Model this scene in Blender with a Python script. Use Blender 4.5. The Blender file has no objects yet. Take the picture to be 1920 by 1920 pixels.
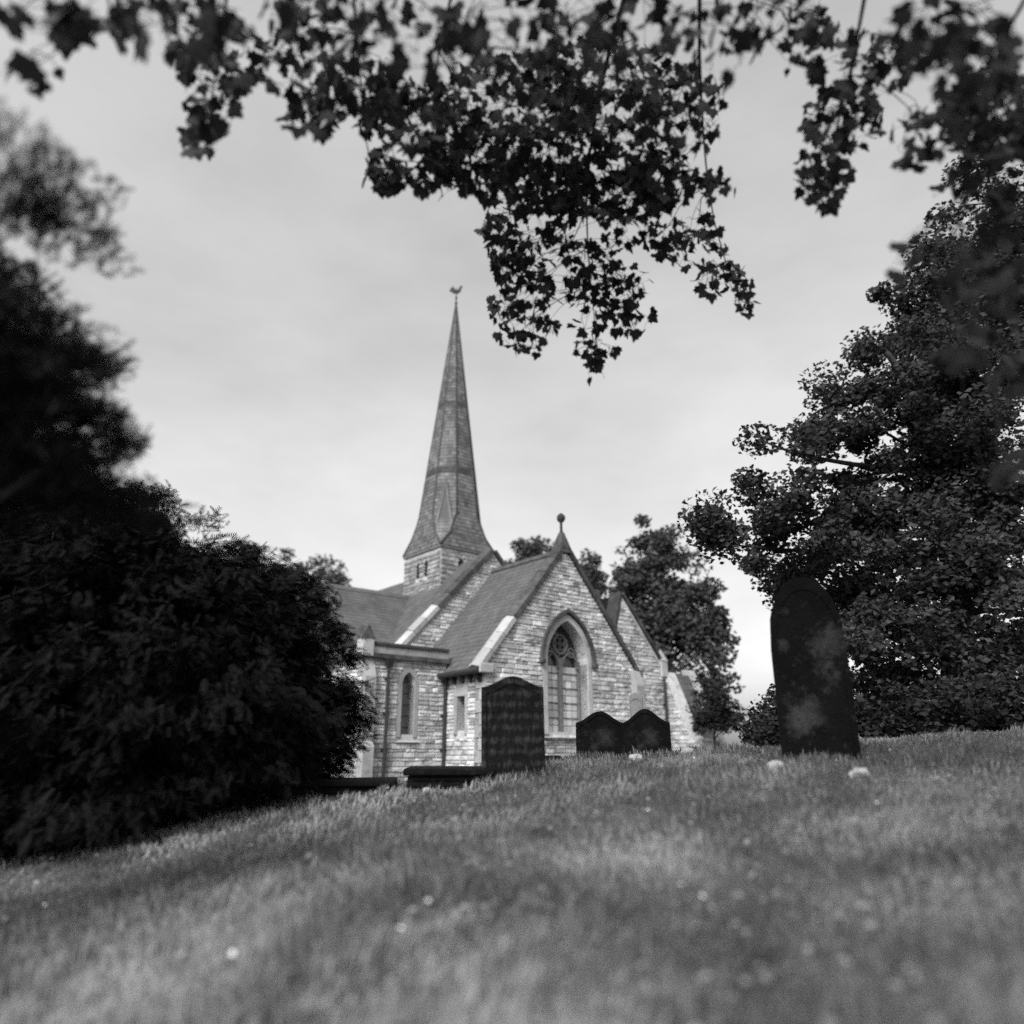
import bpy, math, random
import numpy as np
from mathutils import Vector, Matrix

random.seed(7); rng = np.random.default_rng(7)
R = math.radians
sc = bpy.context.scene
col = sc.collection

# ------------------------------------------------------------------ camera, sky, sun, exposure
EYE = 1.2
PITCH = R(18.2); FPX = 1370.0
cam = bpy.data.cameras.new('camera'); camo = bpy.data.objects.new('camera', cam); col.objects.link(camo)
camo.location = (0, 0, EYE); camo.rotation_euler = (R(90) + PITCH, 0, 0)
cam.sensor_width = 36; cam.lens = 36 * FPX / 1920
cam.clip_end = 3000; cam.clip_start = 0.05
cam.dof.use_dof = True; cam.dof.focus_distance = 12.0; cam.dof.aperture_fstop = 0.38
sc.camera = camo; sc.cycles.use_denoising = False      # keep the grain

SUN_EL, SUN_AZ = R(44), R(205)      # azimuth of the sun, clockwise from +Y
to_sun = Vector((math.sin(SUN_AZ) * math.cos(SUN_EL), math.cos(SUN_AZ) * math.cos(SUN_EL), math.sin(SUN_EL)))
w = bpy.data.worlds.new('World'); sc.world = w; w.use_nodes = True
nt = w.node_tree; nt.nodes.clear()
wo = nt.nodes.new('ShaderNodeOutputWorld'); bg = nt.nodes.new('ShaderNodeBackground')
sky = nt.nodes.new('ShaderNodeTexSky'); sky.sky_type = 'NISHITA'; sky.sun_disc = False
sky.sun_elevation = SUN_EL; sky.sun_rotation = SUN_AZ
sky.air_density = 1.4; sky.dust_density = 4.0; sky.ozone_density = 1.0
bw = nt.nodes.new('ShaderNodeRGBToBW')           # black and white film
pw = nt.nodes.new('ShaderNodeMath'); pw.operation = 'POWER'; pw.inputs[1].default_value = 0.6      # thin even veil of cloud
ml = nt.nodes.new('ShaderNodeMath'); ml.operation = 'MULTIPLY'; ml.inputs[1].default_value = 1.75
nt.links.new(sky.outputs[0], bw.inputs[0]); nt.links.new(bw.outputs[0], pw.inputs[0]); nt.links.new(pw.outputs[0], ml.inputs[0]); nt.links.new(ml.outputs[0], bg.inputs[0])
cl = nt.nodes.new('ShaderNodeTexNoise'); cl.inputs['Scale'].default_value = 3.0; cl.inputs['Detail'].default_value = 7; cl.inputs['Roughness'].default_value = .55      # faint cloud
gc = nt.nodes.new('ShaderNodeTexCoord'); mp_ = nt.nodes.new('ShaderNodeMapping'); mp_.inputs['Scale'].default_value = (1, 1, 2.4); nt.links.new(gc.outputs['Generated'], mp_.inputs[0]); nt.links.new(mp_.outputs[0], cl.inputs['Vector'])
cr_ = nt.nodes.new('ShaderNodeMapRange'); cr_.inputs['From Min'].default_value = .3; cr_.inputs['From Max'].default_value = .7; cr_.inputs['To Min'].default_value = .88; cr_.inputs['To Max'].default_value = 1.12; nt.links.new(cl.outputs[0], cr_.inputs['Value'])
cm = nt.nodes.new('ShaderNodeMath'); cm.operation = 'MULTIPLY'; nt.links.new(ml.outputs[0], cm.inputs[0]); nt.links.new(cr_.outputs[0], cm.inputs[1]); nt.links.new(cm.outputs[0], bg.inputs[0])
nt.links.new(bg.outputs[0], wo.inputs[0]); bg.inputs[1].default_value = 0.1
sl = bpy.data.lights.new('sun', 'SUN'); sl.energy = 2.1; sl.angle = R(24); sl.color = (1, 1, 1)
so = bpy.data.objects.new('sun', sl); col.objects.link(so); so.location = (-10, -20, 30)
so.rotation_euler = (-to_sun).to_track_quat('-Z', 'Y').to_euler()
vs = sc.view_settings; vs.view_transform = 'Standard'; vs.look = 'None'; vs.gamma = 1; vs.exposure = 1.32; vs.use_curve_mapping = False

# ------------------------------------------------------------------ helpers
CP, SP = math.cos(PITCH), math.sin(PITCH)
def at(px, py, y):
    """point of the place seen at a photo pixel, y metres ahead"""
    v = (960 - py) / FPX; d = np.array([(px - 960) / FPX, CP - v * SP, SP + v * CP])
    p = d * (y / d[1]); p[2] += EYE
    return p
def tag(o, label=None, cat=None, group=None, kind=None):
    if label: o['label'] = label
    if cat: o['category'] = cat
    if group: o['group'] = group
    if kind: o['kind'] = kind
    return o
def empty(name, loc, rz=0):
    o = bpy.data.objects.new(name, None); col.objects.link(o); o.location = loc; o.rotation_euler = (0, 0, rz)
    o.empty_display_size = 0.2; return o
def link(name, me, mat=None, parent=None, loc=(0, 0, 0)):
    if mat is not None and len(me.materials) == 0: me.materials.append(mat)
    o = bpy.data.objects.new(name, me); col.objects.link(o); o.location = loc
    if parent: o.parent = parent
    return o
def npmesh(name, V, F, smooth=False):
    """V (n,3) and F (m,k) uniform faces, fast"""
    me = bpy.data.meshes.new(name); V = np.asarray(V, np.float32); F = np.asarray(F, np.int32)
    m, k = F.shape
    me.vertices.add(len(V)); me.vertices.foreach_set('co', V.ravel())
    me.loops.add(m * k); me.loops.foreach_set('vertex_index', F.ravel())
    me.polygons.add(m); me.polygons.foreach_set('loop_start', np.arange(0, m * k, k, dtype=np.int32))
    try: me.polygons.foreach_set('loop_total', np.full(m, k, np.int32))
    except Exception: pass
    if smooth: me.polygons.foreach_set('use_smooth', np.ones(m, bool))
    me.update(calc_edges=True); me.validate(); return me
class MB:
    def __init__(s): s.v = []; s.f = []
    def add(s, V, F):
        n = len(s.v); s.v += [tuple(map(float, p)) for p in V]; s.f += [tuple(i + n for i in q) for q in F]; return s
    def box(s, a, b):
        (x0, y0, z0), (x1, y1, z1) = a, b
        return s.add([(x0,y0,z0),(x1,y0,z0),(x1,y1,z0),(x0,y1,z0),(x0,y0,z1),(x1,y0,z1),(x1,y1,z1),(x0,y1,z1)],
                     [(0,3,2,1),(4,5,6,7),(0,1,5,4),(1,2,6,5),(2,3,7,6),(3,0,4,7)])
    def prism(s, poly, ex, ey, d, o=(0,0,0)):
        """extrude a 2D polygon lying in axes ex, ey from o by vector d (caps as ngons)"""
        o, ex, ey, d = map(lambda t: np.array(t, float), (o, ex, ey, d)); n = len(poly)
        A = [o + ex * p[0] + ey * p[1] for p in poly]; B = [a + d for a in A]
        return s.add(A + B, [tuple(range(n))[::-1], tuple(range(n, 2 * n))] + [(i, (i + 1) % n, n + (i + 1) % n, n + i) for i in range(n)])
    def tube(s, pts, rad, seg=8, cap=True):
        pts = [np.array(p, float) for p in pts]; n = len(pts)
        rad = [rad] * n if np.isscalar(rad) else rad; rings = []
        for i, p in enumerate(pts):
            t = pts[min(i + 1, n - 1)] - pts[max(i - 1, 0)]; t /= (np.linalg.norm(t) + 1e-9)
            a = np.cross(t, (0, 0, 1) if abs(t[2]) < .9 else (1, 0, 0)); a /= np.linalg.norm(a); b = np.cross(t, a)
            rings += [p + rad[i] * (a * math.cos(2*math.pi*k/seg) + b * math.sin(2*math.pi*k/seg)) for k in range(seg)]
        F = [(i*seg+k, i*seg+(k+1)%seg, (i+1)*seg+(k+1)%seg, (i+1)*seg+k) for i in range(n-1) for k in range(seg)]
        if cap: F += [tuple(range(seg))[::-1], tuple(range((n-1)*seg, n*seg))]
        return s.add(rings, F)
    def mesh(s, name, smooth=False):
        me = bpy.data.meshes.new(name); me.from_pydata(s.v, [], s.f); me.update()
        if smooth:
            for p in me.polygons: p.use_smooth = True
        return me
    def build(s, name, mat, parent=None, smooth=False, bevel=0, loc=(0, 0, 0)):
        o = link(name, s.mesh(name, smooth), mat, parent, loc)
        if bevel:
            m = o.modifiers.new('bevel', 'BEVEL'); m.width = bevel; m.segments = 2; m.limit_method = 'ANGLE'
        return o

# ------------------------------------------------------------------ materials (neutral greys: the picture is black and white)
def mat(name, lo, hi, scale=3.0, rough=.85, bump=.0, bscale=40., rand=0.0, detail=6, spec=.3, patch=None, trans=0.0):
    """grey between lo and hi by noise; rand: spread between separate pieces; patch=(value, scale, threshold) worn or lichen patches"""
    m = bpy.data.materials.new(name); m.use_nodes = True; t = m.node_tree; t.nodes.clear(); N = t.nodes.new; L = t.links.new
    out = N('ShaderNodeOutputMaterial'); b = N('ShaderNodeBsdfPrincipled'); b.inputs['Roughness'].default_value = rough
    b.inputs['Specular IOR Level'].default_value = spec
    co = N('ShaderNodeNewGeometry')
    n = N('ShaderNodeTexNoise'); n.inputs['Scale'].default_value = scale; n.inputs['Detail'].default_value = detail; n.inputs['Roughness'].default_value = .65
    L(co.outputs['Position'], n.inputs['Vector'])
    mr = N('ShaderNodeMapRange'); mr.inputs['From Min'].default_value = .32; mr.inputs['From Max'].default_value = .68
    mr.inputs['To Min'].default_value = lo; mr.inputs['To Max'].default_value = hi; L(n.outputs[0], mr.inputs['Value'])
    val = mr.outputs[0]
    if rand:
        oi = N('ShaderNodeObjectInfo'); ad = N('ShaderNodeMath'); ad.operation = 'ADD'; L(oi.outputs['Random'], ad.inputs[0]); L(co.outputs['Random Per Island'], ad.inputs[1])
        fr = N('ShaderNodeMath'); fr.operation = 'FRACT'; L(ad.outputs[0], fr.inputs[0])
        r2 = N('ShaderNodeMapRange'); r2.inputs['To Min'].default_value = 1 - rand; r2.inputs['To Max'].default_value = 1 + rand; L(fr.outputs[0], r2.inputs['Value'])
        mu = N('ShaderNodeMath'); mu.operation = 'MULTIPLY'; L(val, mu.inputs[0]); L(r2.outputs[0], mu.inputs[1]); val = mu.outputs[0]
    if patch:
        n2 = N('ShaderNodeTexNoise'); n2.inputs['Scale'].default_value = patch[1]; n2.inputs['Detail'].default_value = 8; n2.inputs['Roughness'].default_value = .7
        L(co.outputs['Position'], n2.inputs['Vector'])
        m2 = N('ShaderNodeMapRange'); m2.inputs['From Min'].default_value = patch[2]; m2.inputs['From Max'].default_value = patch[2] + .12; L(n2.outputs[0], m2.inputs['Value'])
        mx = N('ShaderNodeMix'); mx.data_type = 'FLOAT'; L(m2.outputs[0], mx.inputs[0]); L(val, mx.inputs[2]); mx.inputs[3].default_value = patch[0]; val = mx.outputs[0]
    L(val, b.inputs['Base Color'])
    if bump:
        bn = N('ShaderNodeTexNoise'); bn.inputs['Scale'].default_value = bscale; bn.inputs['Detail'].default_value = 8; L(co.outputs['Position'], bn.inputs['Vector'])
        bp = N('ShaderNodeBump'); bp.inputs['Strength'].default_value = bump; bp.inputs['Distance'].default_value = .03; L(bn.outputs[0], bp.inputs['Height']); L(bp.outputs[0], b.inputs['Normal'])
    sh = b.outputs[0]
    if trans:
        tr = N('ShaderNodeBsdfTranslucent'); L(val, tr.inputs['Color']); ms = N('ShaderNodeMixShader'); ms.inputs[0].default_value = trans
        L(sh, ms.inputs[1]); L(tr.outputs[0], ms.inputs[2]); sh = ms.outputs[0]
    L(sh, out.inputs[0]); return m
M = {}
M['mortar'] = mat('mortar', .36, .50, 5, bump=.4, patch=(.14, 1.3, .55))
M['stone'] = mat('rubble_stone', .28, .52, 2.2, bump=.6, bscale=22, rand=.40, patch=(.16, 1.5, .55))
M['sooty'] = mat('sooty_stone', .15, .30, 2.0, bump=.5, bscale=25, rand=.35, patch=(.09, 2.2, .56))
M['ashlar'] = mat('dressed_stone', .24, .36, 3, bump=.35, bscale=40, rand=.2, patch=(.13, 2.2, .58))
M['pale'] = mat('pale_stone', .24, .36, 3, bump=.4, rand=.2, patch=(.15, 3.0, .57))
M['cope'] = mat('weathered_coping', .035, .085, 4, bump=.4, rand=.3, spec=.1)
M['slate'] = mat('roof_slate', .062, .095, 1.3, rough=.7, rand=.14, bump=.1, spec=.2, patch=(.13, 1.6, .62))
M['shingle'] = mat('spire_shingle', .075, .145, 1.1, rough=.8, rand=.32, bump=.2, spec=.15)
M['underlay'] = mat('roof_base', .07, .09, 3)
M['iron'] = mat('black_iron', .02, .035, 8, rough=.5)
M['lead'] = mat('lead', .22, .30, 5, rough=.5)
M['glass'] = mat('pale_leaded_glass', .42, .56, 5, rough=.18, spec=.7, rand=.25)  # opaque pale body colour for the panes
M['darkglass'] = mat('dark_glass', .02, .04, 7, rough=.15, spec=.6)
M['tracery'] = mat('tracery_stone', .09, .16, 9, bump=.3)
M['grave'] = mat('dark_headstone', .006, .014, 5, bump=.5, bscale=25, patch=(.04, 2.6, .62), spec=.06)
M['grave2'] = mat('black_headstone', .005, .010, 5, bump=.4, bscale=25, patch=(.045, 2.0, .60), spec=.06)
M['lichen'] = mat('lichened_headstone', .005, .010, 4, bump=.5, spec=.06)
M['greystone'] = mat('grey_headstone', .10, .16, 5, bump=.4)
M['palerock'] = mat('pale_rock', .40, .55, 9, bump=.5)
M['bark'] = mat('bark', .015, .035, 9, bump=.8, bscale=18)
M['maple'] = mat('maple_leaf', .02, .04, 5, rough=.7, rand=.3, trans=.08, spec=.15)
M['leafR'] = mat('tree_leaf', .022, .05, .8, rough=.75, rand=.4, trans=.12, spec=.12)
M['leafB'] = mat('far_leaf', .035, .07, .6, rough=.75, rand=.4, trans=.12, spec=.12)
M['leafU'] = mat('undergrowth_leaf', .014, .032, 1.2, rough=.75, rand=.4, trans=.1, spec=.12)
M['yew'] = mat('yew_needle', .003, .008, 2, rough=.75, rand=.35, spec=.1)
M['cedar'] = mat('cedar_needle', .012, .022, 2, rough=.7, rand=.35, spec=.1)
M['grass'] = mat('grass_blade', .16, .30, 1.8, rough=.6, rand=.35, trans=.2)
M['weed'] = mat('broad_weed_leaf', .18, .30, 2, rough=.5, rand=.3, trans=.15)
M['petal'] = mat('daisy_petal', .7, .8, 2, rough=.7)
M['soil'] = mat('turf', .045, .10, 1.5, bump=.8, bscale=30, patch=(.15, 1.1, .58))

# ------------------------------------------------------------------ ground
KY = np.array([-200, -60, 0, 3, 6, 9, 11, 13, 17, 20, 40, 90, 1500.])
KZ = np.array([-5., -2.6, -1.16, -.84, -.52, -.24, -.2, -.34, -.78, -.98, -1.0, -1.1, -1.2])
def gz(x, y):
    x = np.asarray(x, float); y = np.asarray(y, float)
    z = sum(np.interp(y + o, KY, KZ) for o in (-1.2, -.6, 0, .6, 1.2)) / 5
    fade = np.clip((20 - y) / 8, .3, 1) * np.clip((y + 30) / 20, .3, 1)
    xs = np.where(x < 0, .13 * 12 * np.tanh(x / 12), .08 * 9 * np.tanh(x / 9))
    bump = .02 * np.sin(1.7 * x + .6 * y) + .02 * np.sin(1.3 * y - .8 * x) + .012 * np.sin(3.9 * x - 2.1 * y)
    return EYE + z + xs * fade + bump
def axis(n, near, far, p=3.2):
    t = np.linspace(-1, 1, n); return np.sign(t) * (near * np.abs(t) + far * np.abs(t) ** p / 1.0)
ax = axis(161, 16, 1300, 6.); ay = axis(161, 16, 1300, 6.) + 8
X, Y = np.meshgrid(ax, ay); Z = gz(X, Y)
n = len(ax); idx = np.arange(n * n).reshape(n, n)
F = np.stack([idx[:-1, :-1], idx[:-1, 1:], idx[1:, 1:], idx[1:, :-1]], -1).reshape(-1, 4)
tag(link('ground', npmesh('ground', np.stack([X, Y, Z], -1).reshape(-1, 3), F, True), M['soil']), kind='structure')

# ------------------------------------------------------------------ church
TH = R(39.5); CB = -1.05      # base of the church below the eye
P0 = (-.79, 22.0, EYE + CB)
ch = empty('church', P0, TH)
tag(ch, 'pale rubble-stone church with tall shingled spire and steep gables, behind the headstones', 'church')
def CZ(z): return z - CB      # height given relative to the eye -> local height

def intervals(poly, t):
    xs = []
    for i in range(len(poly)):
        (x0, y0), (x1, y1) = poly[i], poly[(i + 1) % len(poly)]
        if (y0 <= t < y1) or (y1 <= t < y0): xs.append(x0 + (t - y0) * (x1 - x0) / (y1 - y0))
    xs.sort(); return [(xs[i], xs[i + 1]) for i in range(0, len(xs) - 1, 2)]
def isect(A, B):
    return [(max(a, c), min(b, d)) for a, b in A for c, d in B if min(b, d) - max(a, c) > .04]
def minus(A, B):
    for c, d in B:
        nA = []
        for a, b in A:
            if d <= a or c >= b: nA.append((a, b)); continue
            if c - a > .04: nA.append((a, c))
            if b - d > .04: nA.append((d, b))
        A = nA
    return A
def layout(poly, holes, rh, ln, jit=.42, y0=None, y1=None):
    """courses of pieces inside a 2D polygon, around its openings -> (x0, x1, y0, y1)"""
    out = []; y = min(p[1] for p in poly) if y0 is None else y0; top = max(p[1] for p in poly) if y1 is None else y1
    while y < top - .03:
        h = rh * (1 + random.uniform(-jit, jit)); h = min(h, top - y)
        ts = (y + .004, y + h / 2, y + h - .004)
        I = intervals(poly, ts[0])
        for t in ts[1:]: I = isect(I, intervals(poly, t))
        for hp in holes:
            for t in ts: I = minus(I, intervals(hp, t))
        for a, b in I:
            x = a
            while x < b - 1e-6:
                l = random.uniform(*ln)
                if b - x - l < ln[0] * .6: l = b - x
                out.append((x, x + l, y, y + h)); x += l
        y += h
    return out
# the rough face of a stone: unit piece, x and z in -.5...5, y outwards negative
def unit_stone(k):
    r = random.Random(k); j = lambda s: r.uniform(-s, s); i = .07
    V = [(-.48,.5,-.46),(.48,.5,-.46),(.48,.5,.46),(-.48,.5,.46)]
    V += [(-.48+j(.01),-.1,-.46+j(.03)),(.48+j(.01),-.1,-.46+j(.03)),(.48+j(.01),-.1,.46+j(.03)),(-.48+j(.01),-.1,.46+j(.03))]
    V += [(-.44+j(.02),-.5+j(.2),-.36+j(.06)),(.44+j(.02),-.5+j(.2),-.36+j(.06)),(.44+j(.02),-.5+j(.2),.36+j(.06)),(-.44+j(.02),-.5+j(.2),.36+j(.06))]
    Fq = [(0,1,5,4),(1,2,6,5),(2,3,7,6),(3,0,4,7),(4,5,9,8),(5,6,10,9),(6,7,11,10),(7,4,8,11),(8,9,10,11)]
    return V, Fq
UST = [unit_stone(k) for k in range(6)]
UME = []
for V, Fq in UST:
    b = MB().add(V, Fq); me = b.mesh('stone'); me.materials.append(M['stone']); UME.append(me)
BELF = MB(); REST = MB()       # stones beyond the 300 largest
BST = []; CAND = []         # (area, parent, matrix, k)
def masonry(parent, o, ex, en, poly, holes=(), rh=.15, ln=(.22, .52), prio=1.0, y0=None, y1=None, depth=.06):
    """o origin, ex direction along the wall, en outward normal; poly in (along, height above the eye)"""
    o = np.array(o, float); ex = np.array(ex, float); en = np.array(en, float)
    for x0, x1, a, b in layout(poly, holes, rh, ln, y0=y0, y1=y1):
        c = o + ex * (x0 + x1) / 2; c[2] = CZ((a + b) / 2)
        d = depth * random.uniform(.7, 1.25)
        c = c + en * (.012 + random.uniform(0, .012))
        mtx = Matrix(((ex[0]*(x1-x0), -en[0]*d, 0, c[0]), (ex[1]*(x1-x0), -en[1]*d, 0, c[1]), (0, 0, b-a, c[2]), (0,0,0,1)))
        (BST if parent.name.startswith('belfry') else CAND).append(((x1 - x0) * (b - a) * prio, parent, mtx, random.randrange(6)))

def wall_slab(name, o, ex, en, poly, holes, thick, m=None):
    """wall with real openings: strips of the polygon between the openings (behind the facing stones)"""
    o = np.array(o, float); ex = np.array(ex, float); en = np.array(en, float)
    b = MB(); ys = sorted({round(p[1], 3) for p in poly} | {round(p[1], 3) for h in holes for p in h})
    full = []
    for a, c in zip(ys[:-1], ys[1:]):
        k = max(1, int((c - a) / .5)); full += [(a + (c - a) * i / k, a + (c - a) * (i + 1) / k) for i in range(k)]
    for a, c in full:
        if c - a < .002: continue
        e = 1e-4; lo = intervals(poly, a + e); hi = intervals(poly, c - e)
        for h in holes:
            lo = minus(lo, intervals(h, a + e)); hi = minus(hi, intervals(h, c - e))
        for (l0, l1), (h0, h1) in zip(lo, hi):
            q = [o + ex * s + np.array((0, 0, CZ(t))) for s, t in ((l0, a), (l1, a), (h1, c), (h0, c))]
            r = [p - en * thick for p in q]
            b.add(q + r, [(0,1,2,3),(7,6,5,4),(0,4,5,1),(1,5,6,2),(2,6,7,3),(3,7,4,0)])
    return b.build(name, m or M['mortar'], ch)
def arch(cx, half, z0, zs, rise, n=8):
    """pointed opening polygon (counter-clockwise)"""
    Rr = (rise * rise + half * half) / (2 * half); a1 = math.asin(min(1, rise / Rr))
    right = [(cx + half - Rr + Rr * math.cos(a1 * i / n), zs + Rr * math.sin(a1 * i / n)) for i in range(n + 1)]
    left = [(2 * cx - x, z) for x, z in right[::-1]][1:]
    return [(cx - half, z0), (cx + half, z0)] + right + left
def archband(b, cx, half, z0, zs, rise, t, ya, yb, n=10, legs=True):
    """a moulding of width t following the pointed opening, between depths ya and yb (y axis of the church)"""
    inn = arch(cx, half, z0, zs, rise, n)[2:]; outp = arch(cx, half + t, z0, zs, rise + t * 1.15, n)[2:]
    if legs: inn = [(cx + half, z0)] + inn + [(cx - half, z0)]; outp = [(cx + half + t, z0)] + outp + [(cx - half - t, z0)]
    k = len(inn)
    V = [(x, ya, CZ(z)) for x, z in inn] + [(x, ya, CZ(z)) for x, z in outp] + [(x, yb, CZ(z)) for x, z in inn] + [(x, yb, CZ(z)) for x, z in outp]
    Fq = []
    for i in range(k - 1):
        Fq += [(i, i+1, k+i+1, k+i), (2*k+i, 3*k+i, 3*k+i+1, 2*k+i+1), (i, 2*k+i, 2*k+i+1, i+1), (k+i, k+i+1, 3*k+i+1, 3*k+i)]
    Fq += [(0, k, 3*k, 2*k), (k-1, 3*k-1, 4*k-1, 2*k-1)]
    return b.add(V, Fq)
EX, EW = (1, 0, 0), (0, 1, 0)

# --- chancel (the front gable)
UA, ZA = 3.35, 6.62; UL, UR, ZE = 0.0, 6.75, 2.55; WC = 3.35
BASE = CB - .3
win = arch(WC, .90, .60, 2.78, 1.36)
gpoly = [(UL, BASE), (UR, BASE), (UR, ZE), (UA, ZA), (UL, ZE)]
g1 = wall_slab('chancel_wall', (0, 0, 0), EX, (0, -1, 0), gpoly, [win], .6)
surround = arch(WC, 1.12, .52, 2.78, 1.60)
masonry(g1, (0, 0, 0), EX, (0, -1, 0), gpoly, [surround], .118, (.16, .46), 1.2, y0=.52)
masonry(g1, (0, 0, 0), EX, (0, -1, 0), [(UL, BASE), (UR, BASE), (UR, .5), (UL, .5)], [], .09, (.2, .42), .8)
# east window: dressed surround, hood, reveal lining, mullion, tracery, panes
wn = MB(); archband(wn, WC, .90, .52, 2.78, 1.36, .20, -.05, .50); wn = wn.build('window', M['ashlar'], ch, bevel=.008)
tag(wn, 'tall pointed two-light window with tracery in the front gable')
hd = MB(); archband(hd, WC, 1.11, 2.72, 2.80, 1.60, .11, -.15, .02, legs=False); hd.build('hood_mould', M['cope'], wn, bevel=.01)
for s in (-1, 1): MB().box((WC + s*1.165 - .09, -.2, CZ(2.66)), (WC + s*1.165 + .09, .01, CZ(2.82))).build('label_stop', M['cope'], wn, bevel=.03)
MB().prism([(-.18, .42), (.5, .56), (.5, .42)], (0, 1, 0), (0, 0, 1), (2.3, 0, 0), (WC - 1.15, 0, -CB)).build('sill', M['ashlar'], wn, bevel=.01)
YG = .40
MB().box((WC - .055, YG - .12, CZ(.55)), (WC + .055, YG + .06, CZ(2.95))).build('mullion', M['tracery'], wn, bevel=.02)
for s in (-1, 1): MB().box((WC + s*.86 - .05, YG - .08, CZ(.55)), (WC + s*.86 + .05, YG + .06, CZ(2.9))).build('jamb_shaft', M['tracery'], wn, bevel=.02)
def ringband(b, cx, cz, r, t, ya, yb, n=18, a0=0, a1=2*math.pi):
    V = []; Fq = []
    for i in range(n + 1):
        a = a0 + (a1 - a0) * i / n
        for rr, yy in ((r, ya), (r + t, ya), (r + t, yb), (r, yb)): V.append((cx + rr * math.cos(a), yy, CZ(cz + rr * math.sin(a))))
    for i in range(n):
        for q in range(4): Fq.append((4*i+q, 4*i+(q+1)%4, 4*i+4+(q+1)%4, 4*i+4+q))
    return b.add(V, Fq)
for s in (-1, 1): archband(MB(), WC + s*.43, .34, 2.5, 2.62, .50, .07, YG - .1, YG + .05, 6, legs=False).build('light_head', M['tracery'], wn)
tr = MB(); ringband(tr, WC, 3.40, .27, .07, YG - .1, YG + .05)
for k in range(4): ringband(tr, WC + .15*math.cos(k*math.pi/2+.785), 3.40 + .15*math.sin(k*math.pi/2+.785), .09, .035, YG - .09, YG + .03, 10)
tr.build('quatrefoil', M['tracery'], wn)
for s in (-1, 1): ringband(MB(), WC + s*.50, 3.15, .12, .05, YG - .09, YG + .04, 12).build('trefoil', M['tracery'], wn)
PME = MB().box((-.5, -.5, -.5), (.5, .5, .5)).mesh('pane'); PME.materials.append(M['glass'])
for s in (-1, 1):                      # small leaded panes, each a little out of true
    x0, x1 = (WC - .81, WC - .055) if s < 0 else (WC + .055, WC + .81)
    for r_ in range(9):
        for c_ in range(3):
            o = bpy.data.objects.new('pane', PME); col.objects.link(o); o.parent = wn; pw_ = (x1 - x0) / 3
            o.location = (x0 + pw_ * (c_ + .5), YG + .02, CZ(.58 + .235 * (r_ + .5))); o.scale = (pw_ - .022, .012, .213); o.rotation_euler = (random.gauss(0, .03), 0, random.gauss(0, .03))
    MB().box((x0, YG + .03, CZ(.56)), (x1, YG + .05, CZ(2.72))).build('leading', M['iron'], wn)
    for r_ in range(4): MB().box((x0, YG - .012, CZ(1.03 + r_ * .47)), (x1, YG + .0, CZ(1.055 + r_ * .47))).build('saddle_bar', M['iron'], wn)
hp = arch(WC, .89, 2.58, 2.78, 1.35, 8)
MB().prism(hp, EX, (0, 0, 1), (0, .02, 0), (0, YG + .03, -CB)).build('tracery_glass', M['darkglass'], wn)
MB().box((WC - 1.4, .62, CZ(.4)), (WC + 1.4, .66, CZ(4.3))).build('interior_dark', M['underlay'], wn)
# quoins at the chancel corners
for k in range(10):
    z0 = CB + .05 + k * .35; L_ = .42 if k % 2 else .26; L2 = .26 if k % 2 else .42
    MB().box((-.035, -.04, CZ(z0)), (L_, .02, CZ(z0 + .335))).box((-.037, .02, CZ(z0)), (.02, L2, CZ(z0 + .335))).build('quoin', M['ashlar'], g1, bevel=.012)
# buttress on the right corner of the chancel
bt = MB().prism([(-.55, BASE), (0, BASE), (0, 2.75), (-.12, 2.7), (-.3, 2.2), (-.3, .85), (-.55, .45)], (0, 1, 0), (0, 0, 1), (.42, 0, 0), (6.35, 0, -CB)).build('buttress', M['ashlar'], ch, bevel=.015)
# coping of a gable, piece by piece
def coping(ua, za, ul, zl, ur, zr, wa, wb, t, npc, pale_from, parent_name):
    par = None
    for s, (ue, ze) in ((0, (ul, zl)), (1, (ur, zr))):
        L_ = math.hypot(ua - ue, za - ze); ex = np.array(((ue - ua) / L_, 0, (ze - za) / L_)); nz = np.array((-ex[2], 0, ex[0])) if s else np.array((ex[2], 0, -ex[0]))
        if nz[2] < 0: nz = -nz
        for k in range(npc):
            a, c = L_ * k / npc + .006, L_ * (k + 1) / npc - .006
            if k == 0: a += .03
            pm = M['pale'] if (s == 0 and k >= pale_from) else M['cope']  # lower left pieces paler than the rest
            tt = t * random.uniform(.94, 1.08); b = MB()
            o = np.array((ua, wa, CZ(za))); mid = (wa + wb) / 2 - wa
            prof = [(0, -.02), (wb - wa, -.02), (wb - wa, tt * .7), (mid, tt * 1.15), (0, tt * .7)]
            b.prism(prof, (0, 1, 0), nz, ex * (c - a), o + ex * a)
            ob = b.build('coping_stone', pm, par or ch, bevel=.012)
            if par is None: par = ob; ob.name = 'coping'
    return par
cp1 = coping(UA, ZA + .02, -.22, 2.30, UR + .2, 2.34, -.12, .42, .2, 8, 5, 'g1')
for x, s in ((-.05, 0), (UR + .05, 1)):
    MB().box((x - .26, -.16, CZ(2.22)), (x + .26, .42, CZ(2.50))).build('kneeler', M['ashlar'] if s else M['pale'], cp1, bevel=.03)
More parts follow.
